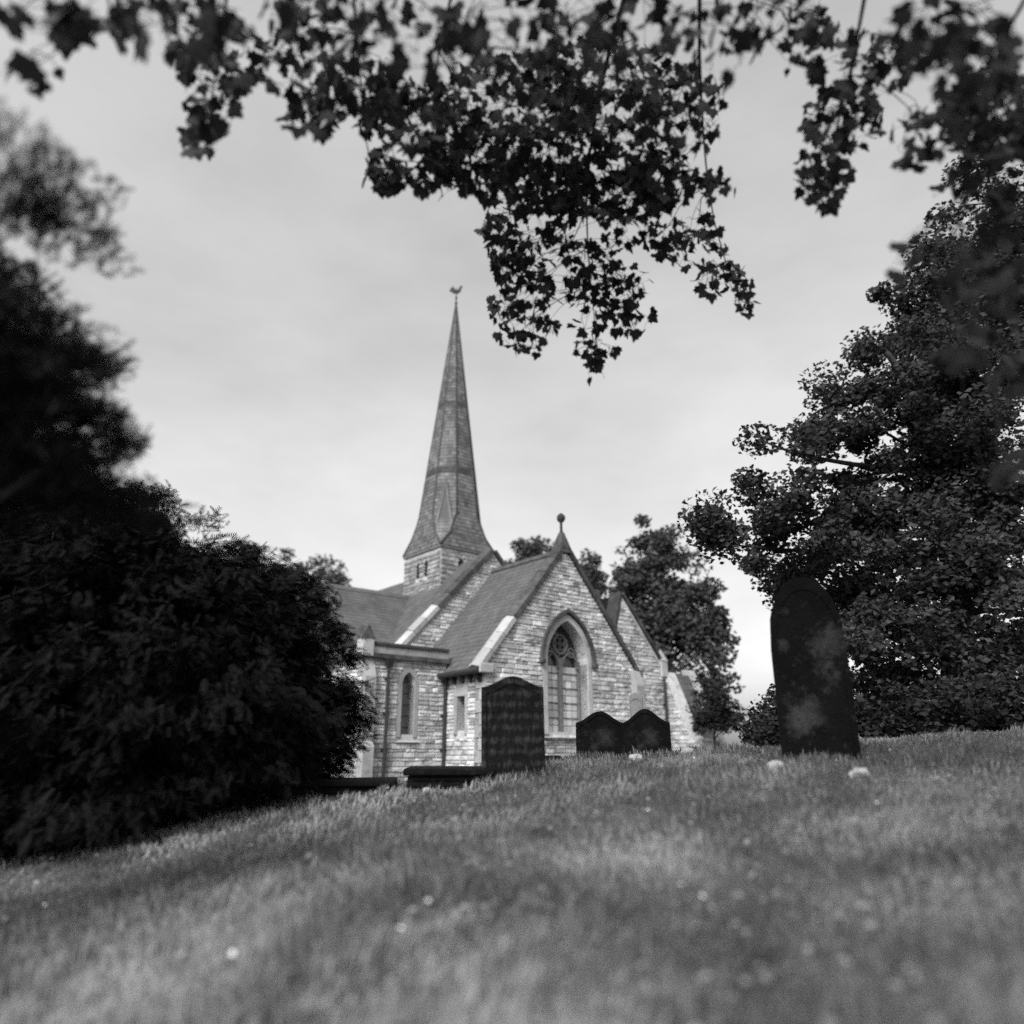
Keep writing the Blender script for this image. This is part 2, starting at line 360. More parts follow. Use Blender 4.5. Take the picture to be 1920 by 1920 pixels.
# apex stone and finial
b = MB(); b.add([(UA-.30,-.14,CZ(6.45)),(UA+.30,-.14,CZ(6.45)),(UA+.30,.44,CZ(6.45)),(UA-.30,.44,CZ(6.45)),(UA-.07,.06,CZ(7.22)),(UA+.07,.06,CZ(7.22)),(UA+.07,.22,CZ(7.22)),(UA-.07,.22,CZ(7.22))],
        [(0,3,2,1),(4,5,6,7),(0,1,5,4),(1,2,6,5),(2,3,7,6),(3,0,4,7)]); fn = b.build('finial', M['cope'], ch, bevel=.02)
zz = [7.2, 7.3, 7.5, 7.58, 7.64, 7.72, 7.82, 7.90, 7.93]; rr = [.075, .05, .045, .05, .12, .155, .14, .06, .01]
MB().tube([(UA, .14, CZ(z)) for z in zz], rr, 10).build('ball', M['cope'], fn, smooth=True)

# slates: thin overlapping pieces, all roofs joined in one part
SL = MB(); SH = MB()
def tiles(B, o, ex, up, poly, rh, ln, th, rowphase=True):
    """pieces laid on the plane o, ex (level), up (up the slope); poly in that plane"""
    o, ex, up = (np.array(t, float) for t in (o, ex, up)); en = np.cross(ex, up); en /= np.linalg.norm(en)
    for x0, x1, a, b in layout(poly, [], rh, ln, .04):
        g = .006; t = th * random.uniform(.7, 1.5); lift = random.uniform(0, th * .5); sk = random.uniform(-.006, .006)
        q = [o + ex*(x0+g) + up*(a+sk) , o + ex*(x1-g) + up*(a-sk), o + ex*(x1-g) + up*b, o + ex*(x0+g) + up*b]
        low = t + lift + .008; hi = .006
        T = [q[0]+en*low, q[1]+en*low, q[2]+en*hi, q[3]+en*hi]
        B.add(T + [q[0], q[1]], [(0,1,2,3),(0,4,5,1),(0,3,4),(1,5,2)])
def roof(name, pts, o, ex, up, poly, B=SL, rh=.2, ln=(.24, .34), th=.012, m=None):
    r = MB().add([(x, y, CZ(z)) for x, y, z in pts], [tuple(range(len(pts)))]).build(name, m or M['underlay'], ch)
    tiles(B, o, ex, up, poly, rh, ln, th); return r
def slope(B, e0, e1, r0, r1, name, rh=.21, ln=(.24, .34), th=.005, m=None):
    """a roof slope given its eaves line e0-e1 and ridge line r0-r1 (relative to the eye)"""
    L3 = lambda p: np.array((p[0], p[1], CZ(p[2])))
    e0_, e1_, r0_, r1_ = map(L3, (e0, e1, r0, r1)); ex = (e1_ - e0_); ex /= np.linalg.norm(ex)
    up = r0_ - e0_; up -= ex * (up @ ex); up /= np.linalg.norm(up)
    poly = [((p - e0_) @ ex, (p - e0_) @ up) for p in (e0_, e1_, r1_, r0_)]
    if abs(poly[2][0] - poly[3][0]) < .02: poly = poly[:3]
    return roof(name, [e0, e1, r1, r0], e0_, ex, up, poly, B, rh, ln, th, m)
WN = 4.0                 # nave gable plane
slope(SL, (-.28, WN, 2.22), (-.28, .40, 2.22), (UA, WN, 6.56), (UA, .40, 6.56), 'chancel_roof')
slope(SL, (UR + .28, .40, 2.25), (UR + .28, WN, 2.25), (UA, .40, 6.56), (UA, WN, 6.56), 'chancel_roof')
MB().prism([(-.14, -.10), (.14, -.10), (0, .08)], EX, (0, 0, 1), (0, WN - .42, 0), (UA, .42, CZ(6.58))).build('ridge', M['cope'], ch)
# chancel side wall (faces left), gutter, corbels, slit window, downpipe
side = [(0, BASE), (2.6, BASE), (2.6, 2.55), (0, 2.55)]      # along = w, mirrored so that ex points away
swin = arch(1.15, .20, .62, 1.55, .34, 5)
g2 = wall_slab('chancel_side_wall', (0, 0, 0), EW, (-1, 0, 0), side, [swin], .5)
masonry(g2, (0, .06, 0), EW, (-1, 0, 0), [(.4, BASE), (2.5, BASE), (2.5, 2.3), (.4, 2.3)], [arch(1.09, .34, .5, 1.55, .5, 5)], .12, (.16, .4), .9)
sw = MB().box((.22, .9, CZ(.55)), (.25, 1.4, CZ(2.0))).build('slit_window', M['darkglass'], ch)
b = MB()
for s in (-1, 1): b.box((-.05, 1.15 + s*.27 - .07, CZ(.5)), (.2, 1.15 + s*.27 + .07, CZ(1.62)))
b.build('jamb', M['pale'], sw, bevel=.01)
MB().box((-.06, .8, CZ(1.62)), (.2, 1.5, CZ(2.02))).build('lintel', M['ashlar'], sw, bevel=.01)
b = MB().tube([(-.33, -.1, CZ(2.30)), (-.33, 2.05, CZ(2.26))], .085, 10).box((-.3, -.05, CZ(2.2)), (-.06, 2.0, CZ(2.26))); b.build('gutter', M['iron'], ch)
for k in range(5): MB().prism([(-.28, 2.19), (0, 2.19), (0, 1.92)], EX, (0, 0, 1), (0, .13, 0), (0, .12 + k*.42, -CB)).build('corbel', M['cope'], g2, bevel=.01)
def pipe(x, y, z0, z1, name='downpipe', hop=True):
    b = MB().tube([(x, y, CZ(z0)), (x, y, CZ(z1))], .05, 8)
    p = b.build(name, M['iron'], ch, smooth=False)
    if hop:
        h = MB(); h.add([(x-.06,y-.06,CZ(z1-.05)),(x+.06,y-.06,CZ(z1-.05)),(x+.06,y+.06,CZ(z1-.05)),(x-.06,y+.06,CZ(z1-.05)),(x-.15,y-.12,CZ(z1+.2)),(x+.15,y-.12,CZ(z1+.2)),(x+.15,y+.06,CZ(z1+.2)),(x-.15,y+.06,CZ(z1+.2))],
              [(0,3,2,1),(4,5,6,7),(0,1,5,4),(1,2,6,5),(2,3,7,6),(3,0,4,7)]); h.build('hopper', M['iron'], p)
    for z in np.arange(z0 + .4, z1 - .2, 1.0): MB().box((x-.085, y-.02, CZ(z)), (x+.085, y+.09, CZ(z+.06))).build('bracket', M['iron'], p)
    return p

# --- vestry block with parapet (left)
VU, VW = -2.95, 2.0; VT, VB = 3.05, 2.70
lan = arch(-1.40, .22, .50, 1.95, .36, 6)
vpoly = [(VU, BASE), (-.0, BASE), (-.0, VT), (VU, VT)]
v1 = wall_slab('vestry_wall', (0, VW, 0), EX, (0, -1, 0), vpoly, [lan], .5)
masonry(v1, (0, VW, 0), EX, (0, -1, 0), [(VU+.02, BASE), (-.05, BASE), (-.05, VB-.02), (VU+.02, VB-.02)], [arch(-1.40, .38, .34, 1.95, .54, 6)], .12, (.17, .45), 1.1)
lw = MB(); archband(lw, -1.40, .22, .42, 1.95, .36, .15, VW-.04, VW+.36, 7); lw = lw.build('lancet_window', M['ashlar'], ch, bevel=.008)
MB().prism([(-.10, .28), (.3, .46), (.3, .28)], (0, 1, 0), (0, 0, 1), (.8, 0, 0), (-1.80, VW, -CB)).build('sill', M['ashlar'], lw)
MB().box((-1.64, VW+.30, CZ(.4)), (-1.16, VW+.33, CZ(2.4))).build('pane', mat('grey_pane', .10, .16, 5, rough=.2, spec=.6), lw)
for r_ in range(5): MB().box((-1.62, VW+.285, CZ(.7 + r_*.33)), (-1.18, VW+.31, CZ(.715 + r_*.33))).build('glazing_bar', M['iron'], lw)
VD = 6.4
vside = [(0, BASE), (VD-VW, BASE), (VD-VW, VT), (0, VT)]
v2 = wall_slab('vestry_side_wall', (VU, VW, 0), EW, (-1, 0, 0), vside, [], .5)
masonry(v2, (VU, VW, 0), EW, (-1, 0, 0), [(0, BASE), (VD-VW, BASE), (VD-VW, VB-.02), (0, VB-.02)], [], .13, (.17, .45), .5)
# parapet: string course, pale band of stones, dark weathered coping
def run(name, x0, x1, y0, y1, z0, z1, m, L_=.8, parent=None, axis=0, bev=.015):
    par = parent; k = max(1, round(((x1-x0) if axis == 0 else (y1-y0)) / L_))
    for i in range(k):
        a, c = i / k, (i + 1) / k; g = .004
        if axis == 0: A, B_ = (x0 + (x1-x0)*a + g, y0, CZ(z0)), (x0 + (x1-x0)*c - g, y1, CZ(z1))
        else: A, B_ = (x0, y0 + (y1-y0)*a + g, CZ(z0)), (x1, y0 + (y1-y0)*c - g, CZ(z1))
        o = MB().box(A, B_).build(name, m, par or ch, bevel=bev)
        if par is None: par = o
    return par
pr = run('parapet', VU-.02, .02, VW-.06, VW+.3, VB+.09, VT-.03, M['ashlar'])
run('string_course', VU-.08, .02, VW-.16, VW+.02, VB-.06, VB+.09, M['iron'] if 0 else M['cope'], 1.0, pr)
run('parapet_coping', VU-.06, .02, VW-.11, VW+.34, VT-.03, VT+.07, M['cope'], .9, pr)
run('parapet_stone', VU-.03, VU+.3, VW+.32, VD, VB+.09, VT-.03, M['ashlar'], .8, pr, 1)
run('string_course', VU-.16, VU+.02, VW-.16, VD, VB-.07, VB+.09, M['cope'], 1.0, pr, 1)
run('parapet_coping', VU-.10, VU+.34, VW+.36, VD, VT-.03, VT+.07, M['cope'], .9, pr, 1)
# gablet pinnacle on the corner
pc = MB().box((VU-.15, VW-.18, CZ(VB-.02)), (VU+.22, VW+.20, CZ(VT+.14))).build('corner_pier', M['ashlar'], ch, bevel=.015)
for s in (0, 1):
    if s == 0: MB().prism([(-.22, .13), (.26, .13), (.02, .55)], EX, (0, 0, 1), (0, .08, 0), (VU, VW-.19, CZ(VT))).build('gablet', M['cope'], pc)
    else: MB().prism([(-.22, .13), (.26, .13), (.02, .55)], EW, (0, 0, 1), (.08, 0, 0), (VU-.16, VW, CZ(VT))).build('gablet', M['cope'], pc)
MB().box((VU+.3, VW+.3, CZ(VB-.1)), (0, VD, CZ(VB))).build('vestry_roof', M['lead'], ch)
for x in (VU + .38,): MB().prism([(-.30, BASE), (0, BASE), (0, 2.5), (-.08, 2.45), (-.22, 2.1), (-.22, .3), (-.3, .15)], (0, 1, 0), (0, 0, 1), (.36, 0, 0), (VU-.02, VW, -CB)).build('corner_buttress', M['ashlar'], ch, bevel=.012)
pipe(-2.18, VW-.14, BASE, 2.45); pipe(-.14, VW-.14, BASE, 2.3, hop=False)

# --- nave gable rising behind the chancel
NA, NL, NR = 7.32, -.75, 7.45; NE = 3.05
npoly = [(NL, BASE), (NR, BASE), (NR, NE), (UA, NA), (NL, NE)]
n1 = wall_slab('nave_gable_wall', (0, WN, 0), EX, (0, -1, 0), npoly, [], .5)
# only the strips beside the chancel roof show
sl_c = (ZA - 2.2) / (UA + .28)
masonry(n1, (0, WN, 0), EX, (0, -1, 0), [(NL, 2.9), (-.2, 2.2), (UA, 6.45), (UR + .3, 2.2), (NR, 2.9), (UA, NA - .02)], [], .13, (.17, .42), 1.0)
cp2 = coping(UA, NA + .02, NL - .25, NE - .22, NR + .25, NE - .22, WN - .12, WN + .45, .2, 9, 5, 'g2')
MB().box((NL-.45, WN-.15, CZ(NE-.4)), (NL+.05, WN+.45, CZ(NE-.12))).build('kneeler', M['pale'], cp2, bevel=.03)
NB = 20.0
slope(SL, (NL-.3, NB, NE-.35), (NL-.3, WN+.42, NE-.35), (UA, NB, NA-.06), (UA, WN+.42, NA-.06), 'nave_roof')
slope(SL, (NR+.3, WN+.42, NE-.35), (NR+.3, NB, NE-.35), (UA, WN+.42, NA-.06), (UA, NB, NA-.06), 'nave_roof', ln=(.3, .5), rh=.3)
wall_slab('nave_side_wall', (NL, WN, 0), EW, (-1, 0, 0), [(.5, BASE), (NB-WN, BASE), (NB-WN, NE-.3), (.5, NE-.3)], [], .5)
wall_slab('nave_side_wall', (NR-.5, WN, 0), EW, (-1, 0, 0), [(.5, BASE), (NB-WN, BASE), (NB-WN, NE-.3), (.5, NE-.3)], [], -.5 + 1.0)
# --- transept roof to the left with level ridge
TW0, TW1, TR, TZ = 4.75, 11.2, 8.0, 6.02
slope(SL, (-9.5, TW0, 3.02), (UA-1.2, TW0, 3.02), (-9.5, TR, TZ), (UA-1.2, TR, TZ), 'transept_roof')
slope(SL, (UA-1.2, TW1, 3.02), (-9.5, TW1, 3.02), (UA-1.2, TR, TZ), (-9.5, TR, TZ), 'transept_roof', ln=(.4, .6), rh=.4)
MB().prism([(-.13, -.11), (.13, -.11), (0, .06)], EW, (0, 0, 1), (12.0, 0, 0), (-9.5, TR, CZ(TZ+.03))).build('ridge', M['slate'], ch)
wall_slab('transept_wall', (0, TW0+.3, 0), EX, (0, -1, 0), [(-9.3, BASE), (VU, BASE), (VU, 3.1), (-9.3, 3.1)], [], .4, M['stone'])
wall_slab('transept_gable_wall', (-9.3, TW0+.3, 0), EW, (-1, 0, 0), [(0, BASE), (6.1, BASE), (6.1, 3.1), (2.95, 5.9), (0, 3.1)], [], .4, M['stone'])

# --- belfry and spire
TCU, TCW, TS, TE = 3.63, 7.35, 1.33, 7.80
TU0, TU1, TB0, TB1 = TCU-TS, TCU+TS, TCW-TS, TCW+TS; TZ0 = 4.2
def louvres(c): return [[(c + s*.30 - .17, 6.75), (c + s*.30 + .17, 6.75), (c + s*.30 + .17, 7.3), (c + s*.30, 7.5), (c + s*.30 - .17, 7.3)] for s in (-1, 1)]
t1 = wall_slab('belfry_wall', (TU0, TB0, 0), EX, (0, -1, 0), [(0, TZ0), (2*TS, TZ0), (2*TS, TE), (0, TE)], louvres(TS), .25)
masonry(t1, (TU0, TB0, 0), EX, (0, -1, 0), [(0.02, 5.6), (2*TS-.02, 5.6), (2*TS-.02, TE-.12), (0.02, TE-.12)], louvres(TS), .16, (.22, .45), .8)
t2 = wall_slab('belfry_wall', (TU0, TB0, 0), EW, (-1, 0, 0), [(.25, TZ0), (2*TS, TZ0), (2*TS, TE), (.25, TE)], louvres(TS), .25)
masonry(t2, (TU0, TB0, 0), EW, (-1, 0, 0), [(0, 5.6), (2*TS, 5.6), (2*TS, TE-.12), (0, TE-.12)], louvres(TS), .16, (.22, .45), .8)
MB().box((TU1-.25, TB0+.25, CZ(TZ0)), (TU1, TB1, CZ(TE))).box((TU0+.25, TB1-.25, CZ(TZ0)), (TU1-.25, TB1, CZ(TE))).build('belfry_wall', M['stone'], ch)
for s in (-1, 1):
    for k in range(5):
        z0 = 6.78 + k * .13
        MB().prism([(.02, 0), (.2, .1), (.2, .12), (.02, .02)], (0, 1, 0), (0, 0, 1), (.34, 0, 0), (TCU + s*.30 - .17, TB0, CZ(z0))).build('louvre', M['iron'], t1)
        MB().prism([(.02, 0), (.2, .1), (.2, .12), (.02, .02)], (1, 0, 0), (0, 0, 1), (0, .34, 0), (TU0, TCW + s*.30 - .17, CZ(z0))).build('louvre', M['iron'], t2)
MB().box((TU0+.27, TB0+.27, CZ(TZ0)), (TU1-.27, TB1-.27, CZ(TE-.1))).build('belfry_core', M['underlay'], t1)
e = .07
MB().box((TU0-e, TB0-e, CZ(TE-.02)), (TU1+e, TB1+e, CZ(TE+.10))).build('eaves_course', M['tracery'], ch, bevel=.02)
SA = 20.2; so_ = TS + .07; zb = TE + .10; z1_ = 9.45; a1_ = 1.22
def octo(ap, sq=0.0):
    k = ap * math.tan(math.pi / 8); k = k + (ap - k) * sq
    return [(k, -ap), (ap, -k), (ap, k), (k, ap), (-k, ap), (-ap, k), (-ap, -k), (-k, -ap)]
rings = [(octo(so_, 1.0), zb), (octo(1.33, .45), 8.5), (octo(a1_, 0), z1_), (octo(.022, 0), SA)]
sp = None
def spire_face(k):
    global sp
    k2 = (k + 1) % 8
    for j in range(3):
        A = [np.array((TCU + rings[j][0][i][0], TCW + rings[j][0][i][1], CZ(rings[j][1]))) for i in (k, k2)]
        B_ = [np.array((TCU + rings[j+1][0][i][0], TCW + rings[j+1][0][i][1], CZ(rings[j+1][1]))) for i in (k, k2)]
        ex = B_[1] - B_[0]; ex /= np.linalg.norm(ex)
        m0 = (A[0] + A[1]) / 2; m1 = (B_[0] + B_[1]) / 2; up = m1 - m0; H = np.linalg.norm(up); up /= H
        la, lb = np.linalg.norm(A[1] - A[0]) / 2, np.linalg.norm(B_[1] - B_[0]) / 2
        poly = [(-la, 0), (la, 0), (lb, H), (-lb, H)] if la > .02 else [(0, 0), (lb, H), (-lb, H)]
        tiles(SH, m0, ex, up, poly, .17, (.13, .22), .009)
sv = []; sf = []
for rg, z in rings: sv += [(TCU + x, TCW + y, CZ(z)) for x, y in rg]
for j in range(3): sf += [(8*j+k, 8*j+(k+1)%8, 8*j+8+(k+1)%8, 8*j+8+k) for k in range(8)]
sp = MB().add(sv, sf).build('spire', M['shingle'], ch)
for k in range(8): spire_face(k)
link('shingles', SH.mesh('shingles'), M['shingle'], sp); tag(sp.children[0], kind='stuff')
for k in range(8):
    pts = [np.array((TCU + rg[k][0], TCW + rg[k][1], CZ(z))) for rg, z in rings]
    MB().tube(pts, [.05, .05, .05, .03], 6).build('hip_roll', M['cope'], sp)
for z in (11.3, 14.6):                       # dark bands round the spire
    ap = a1_ * (SA - z) / (SA - z1_) + .03; ap2 = a1_ * (SA - z - .28) / (SA - z1_) + .03
    V = [(TCU+x, TCW+y, CZ(z)) for x, y in octo(ap)] + [(TCU+x, TCW+y, CZ(z+.28)) for x, y in octo(ap2)]
    MB().add(V, [(k, (k+1)%8, 8+(k+1)%8, 8+k) for k in range(8)]).build('band', M['cope'], sp)
# lucarne: tall narrow gabled opening on the spire face towards the camera
dn = np.array((-1, -1, 0)) / math.sqrt(2); dx = np.array((1, -1, 0)) / math.sqrt(2)
lz0, lz1 = 8.85, 11.0
def lp(s, d, z): return np.array((TCU, TCW, CZ(z))) + dn * d + dx * s
b = MB()
for s in (-1, 1):
    pts = [lp(s*.40, 1.44, lz0), lp(s*.27, 1.44, lz0), lp(0, 1.20, lz1-.36), lp(0, 1.20, lz1)]
    q = [p - dn*.5 for p in pts]; b.add(pts + q, [(0,1,2,3),(7,6,5,4),(0,4,5,1),(1,5,6,2),(2,6,7,3),(3,7,4,0)])
lu = b.build('lucarne', M['greystone'], sp)
b = MB(); pts = [lp(-.28, 1.39, lz0), lp(.28, 1.39, lz0), lp(0, 1.16, lz1-.36)]; b.add(pts, [(0,1,2)]); b.build('louvre_board', M['underlay'], sp)
# weathercock
wv = MB().tube([(TCU, TCW, CZ(SA-.3)), (TCU, TCW, CZ(SA+.15)), (TCU, TCW, CZ(SA+1.0))], [.045, .035, .02], 8)
for z, r in ((SA+.12, .07), (SA+.42, .06)): wv.tube([(TCU, TCW, CZ(z-r)), (TCU, TCW, CZ(z-r*.5)), (TCU, TCW, CZ(z)), (TCU, TCW, CZ(z+r*.5)), (TCU, TCW, CZ(z+r))], [.01, r*.85, r, r*.85, .01], 8)
wv = wv.build('weathervane', M['cope'], ch)
cock = [(-.34,.10),(-.24,.30),(-.14,.36),(-.10,.22),(.02,.14),(.12,.22),(.16,.36),(.22,.40),(.30,.32),(.24,.28),(.22,.12),(.12,-.02),(0,-.06),(-.16,-.02),(-.26,.06)]
MB().prism(cock, (.77, -.64, 0), (0, 0, 1), (.02, .024, 0), (TCU, TCW, CZ(SA+.72))).build('cockerel', M['cope'], wv)

# --- lean-to vestry to the right of the chancel, with raking top and pinnacle
RW = 1.0
rp = [(6.8, BASE), (9.5, BASE), (9.5, 3.05), (7.2, 5.70), (6.8, 4.4)]
r1 = wall_slab('side_chapel_wall', (0, RW, 0), EX, (0, -1, 0), rp, [], .5)
masonry(r1, (0, RW, 0), EX, (0, -1, 0), [(6.85, BASE), (9.46, BASE), (9.46, 3.0), (7.2, 5.6), (6.85, 4.4)], [], .12, (.17, .42), .9)
L_ = math.hypot(2.35, 2.70); ex = np.array((2.35, 0, -2.70)) / L_; nz = np.array((2.70, 0, 2.35)) / L_
for k in range(6):
    o = MB().prism([(-.10, 0), (.5, 0), (.5, .12), (.2, .17), (-.10, .12)], (0, 1, 0), nz, ex * (L_/6 - .012), np.array((7.2, RW, CZ(5.70))) + ex * (L_*k/6)).build('coping_stone', M['cope'], r1, bevel=.012)
MB().prism([(6.78, 4.3), (7.2, 5.72), (7.14, 5.80), (6.7, 4.3)], EX, (0, 0, 1), (0, .6, 0), (0, RW-.08, -CB)).build('coping_stone', M['cope'], r1)
slope(SL, (9.75, RW+.45, 2.85), (9.75, 9.0, 2.85), (7.2, RW+.45, 5.68), (7.2, 9.0, 5.68), 'side_chapel_roof', rh=.3, ln=(.3, .45))
wall_slab('side_chapel_wall', (9.0, RW+.5, 0), EW, (-1, 0, 0), [(0, BASE), (7.5, BASE), (7.5, 2.9), (0, 2.9)], [], -.5, M['stone'])
pn = MB().box((9.22, RW-.12, CZ(2.75)), (9.58, RW+.24, CZ(3.35))).build('pinnacle', M['ashlar'], ch, bevel=.02)
b = MB(); b.add([(9.20,RW-.14,CZ(3.35)),(9.60,RW-.14,CZ(3.35)),(9.60,RW+.26,CZ(3.35)),(9.20,RW+.26,CZ(3.35)),(9.4,RW+.06,CZ(3.85))],[(0,3,2,1),(0,1,4),(1,2,4),(2,3,4),(3,0,4)]); b.build('cap', M['ashlar'], pn, bevel=.01)
run('plinth', 6.9, 9.56, RW-.09, RW+.02, .25, .37, M['cope'], .7)
pipe(9.30, RW-.13, .3, 2.7, hop=False)
# raking buttress / coal-house with slate slope running down towards the graves
b = MB().prism([(-.75, BASE), (1.3, BASE), (1.3, 3.0), (.95, 2.95), (-.05, .55), (-.75, .40)], (0, 1, 0), (0, 0, 1), (.55, 0, 0), (9.52, 0, -CB)); rk = b.build('raking_wall', M['mortar'], ch)
masonry(rk, (9.52, 0, 0), EW, (-1, 0, 0), [(-.73, BASE), (1.0, BASE), (1.0, 2.9), (-.03, .5), (-.73, .36)], [], .12, (.17, .4), .8)
masonry(rk, (9.52, -.75, 0), EX, (0, -1, 0), [(.02, BASE), (.53, BASE), (.53, .36), (.02, .36)], [], .12, (.17, .4), .8)
slope(SL, (10.07, -.05, .42), (10.95, -.05, .42), (10.07, .98, 2.9), (10.95, .98, 2.9), 'raking_roof', rh=.25, ln=(.2, .34))
MB().prism([(-.35, BASE), (1.3, BASE), (1.3, 3.15), (.9, 3.1), (-.35, .35)], (0, 1, 0), (0, 0, 1), (.30, 0, 0), (10.95, 0, -CB)).build('raking_coping', M['ashlar'], ch, bevel=.02)
MB().tube([(10.02, -.14, CZ(.36)), (11.0, -.14, CZ(.34))], .07, 8).build('gutter', M['iron'], ch)

# --- place the stones: the 300 largest singly, the rest as one part
CAND.sort(key=lambda t: -t[0])
for i, (ar, par, mtx, k) in enumerate(CAND):
    if i < 300:
        o = bpy.data.objects.new('stone', UME[k]); col.objects.link(o); o.parent = par; o.matrix_local = mtx
    else:
        V, Fq = UST[k]; Vn = np.array([(*p, 1) for p in V]) @ np.array(mtx).T
        REST.add(Vn[:, :3], Fq)
for ar, par, mtx, k in BST:
    V, Fq = UST[k]; Vn = np.array([(*p, 1) for p in V]) @ np.array(mtx).T; BELF.add(Vn[:, :3], Fq)
tag(BELF.build('belfry_stones', M['sooty'], ch), kind='stuff')
tag(REST.build('rubble_stones', M['stone'], ch), kind='stuff')
tag(link('slates', SL.mesh('slates'), M['slate'], ch), kind='stuff')

# ------------------------------------------------------------------ headstones and tombs
def G(x, y): return float(gz(x, y))
def inscription(m):     # faint weathered rows across a headstone face
    t = m.node_tree; N = t.nodes.new; L = t.links.new
    b = next(n for n in t.nodes if n.type == 'BSDF_PRINCIPLED'); src = b.inputs['Base Color'].links[0].from_socket
    tc = N('ShaderNodeTexCoord'); sx_ = N('ShaderNodeSeparateXYZ'); L(tc.outputs['Object'], sx_.inputs[0])
    def mth(op, a, b_=None):
        q = N('ShaderNodeMath'); q.operation = op
        for i_, v in enumerate((a, b_)):
            if v is None: continue
            if hasattr(v, 'links'): L(v, q.inputs[i_])
            else: q.inputs[i_].default_value = v
        return q.outputs[0]
    n1_ = N('ShaderNodeTexNoise'); n1_.inputs['Scale'].default_value = 4; n1_.inputs['Detail'].default_value = 4; L(tc.outputs['Object'], n1_.inputs['Vector'])
    mp = N('ShaderNodeMapping'); mp.inputs['Scale'].default_value = (7, 1, 2.2); L(tc.outputs['Object'], mp.inputs[0])
    n2_ = N('ShaderNodeTexNoise'); n2_.inputs['Scale'].default_value = 2.2; n2_.inputs['Detail'].default_value = 8; n2_.inputs['Roughness'].default_value = .75; L(mp.outputs[0], n2_.inputs['Vector'])
    row = mth('SINE', mth('ADD', mth('MULTIPLY', sx_.outputs['Z'], 47.0), mth('MULTIPLY', n1_.outputs[0], 1.2)))
    tot = mth('ADD', mth('MULTIPLY', row, .06), n2_.outputs[0])
    mr = N('ShaderNodeMapRange'); mr.inputs['From Min'].default_value = .50; mr.inputs['From Max'].default_value = .74; L(tot, mr.inputs['Value'])
    mx = N('ShaderNodeMix'); mx.data_type = 'FLOAT'; L(mr.outputs[0], mx.inputs[0]); L(src, mx.inputs[2]); mx.inputs[3].default_value = .06
    L(mx.outputs[0], b.inputs['Base Color'])
inscription(M['grave'])
def lichen(m, spots, val):       # crusts of lichen growing at a few places of the slab (its own x, z in metres)
    t = m.node_tree; N = t.nodes.new; L = t.links.new
    b = next(n for n in t.nodes if n.type == 'BSDF_PRINCIPLED'); src = b.inputs['Base Color'].links[0].from_socket
    tc = N('ShaderNodeTexCoord'); nz = N('ShaderNodeTexNoise'); nz.inputs['Scale'].default_value = 7; nz.inputs['Detail'].default_value = 8; nz.inputs['Roughness'].default_value = .72; L(tc.outputs['Object'], nz.inputs['Vector'])
    acc = None
    for x, z, r in spots:
        vm = N('ShaderNodeVectorMath'); vm.operation = 'DISTANCE'; L(tc.outputs['Object'], vm.inputs[0]); vm.inputs[1].default_value = (x, 0, z)
        mr = N('ShaderNodeMapRange'); mr.inputs['From Min'].default_value = r; mr.inputs['From Max'].default_value = r * .2; mr.inputs['To Max'].default_value = .30; L(vm.outputs['Value'], mr.inputs['Value'])
        if acc is None: acc = mr.outputs[0]
        else: q = N('ShaderNodeMath'); q.operation = 'MAXIMUM'; L(acc, q.inputs[0]); L(mr.outputs[0], q.inputs[1]); acc = q.outputs[0]
    ad = N('ShaderNodeMath'); ad.operation = 'ADD'; L(acc, ad.inputs[0]); L(nz.outputs[0], ad.inputs[1])
    m2 = N('ShaderNodeMapRange'); m2.inputs['From Min'].default_value = .56; m2.inputs['From Max'].default_value = .98; L(ad.outputs[0], m2.inputs['Value'])
    mx = N('ShaderNodeMix'); mx.data_type = 'FLOAT'; L(m2.outputs[0], mx.inputs[0]); L(src, mx.inputs[2]); mx.inputs[3].default_value = val; L(mx.outputs[0], b.inputs['Base Color'])
lichen(M['lichen'], [(.20, 1.30, .34), (.16, 1.05, .22), (-.12, .55, .28), (-.28, 1.30, .14)], .085)
lichen(M['grave2'], [(.06, .42, .20), (-.1, .3, .12)], .055)
def headstone(name, px, base_py, y, wd, ht, prof, m, label, rz=0., lean=0., th=.11, plinth=None):
    """prof: half outline from the centre top outwards as fractions (x of half width, z of height)"""
    p = at(px, base_py, y); g = G(p[0], y); top = p[2] + ht
    r = empty(name, (p[0], y, g - .12), rz); r.rotation_euler = (lean, lean * .3, rz)
    tag(r, label, 'headstone')
    H = top - (g - .12); half = wd / 2
    right = [(half * a, H * b_) for a, b_ in prof]; poly = [(-half, 0), (half, 0)] + right[::-1] + [(-x, z) for x, z in right if x > 1e-6]
    b = MB().prism(poly, (1, 0, 0), (0, 0, 1), (0, th, 0), (0, -th/2, 0)); o = b.build('slab', m, r, bevel=.014)
    k = MB(); ins = .86; poly2 = [(x * ins, z * ins + H * .07) for x, z in poly]
    n_ = len(poly); V = [(x, -th/2 - .012, z) for x, z in poly] + [(x, -th/2 - .012, z) for x, z in poly2] + [(x, -th/2 + .002, z) for x, z in poly] + [(x, -th/2 + .002, z) for x, z in poly2]
    F = []
    for i in range(n_):
        j = (i + 1) % n_; F += [(i, j, n_+j, n_+i), (n_+i, n_+j, 3*n_+j, 3*n_+i), (i, 2*n_+i, 2*n_+j, j)]
    k.add(V, F).build('raised_border', m, r)
    if plinth: MB().box((-half*1.15, -th*1.1, -.05), (half*1.15, th*1.1, plinth)).build('plinth', m, r, bevel=.015)
    return r
def curve(fn, n=14): return [(i / n, fn(i / n)) for i in range(n + 1)]
ogee = lambda sh: curve(lambda t: 1 - sh * (3*t*t - 2*t*t*t))
camber = curve(lambda t: (1 - .10 * (3*t*t - 2*t**3)))
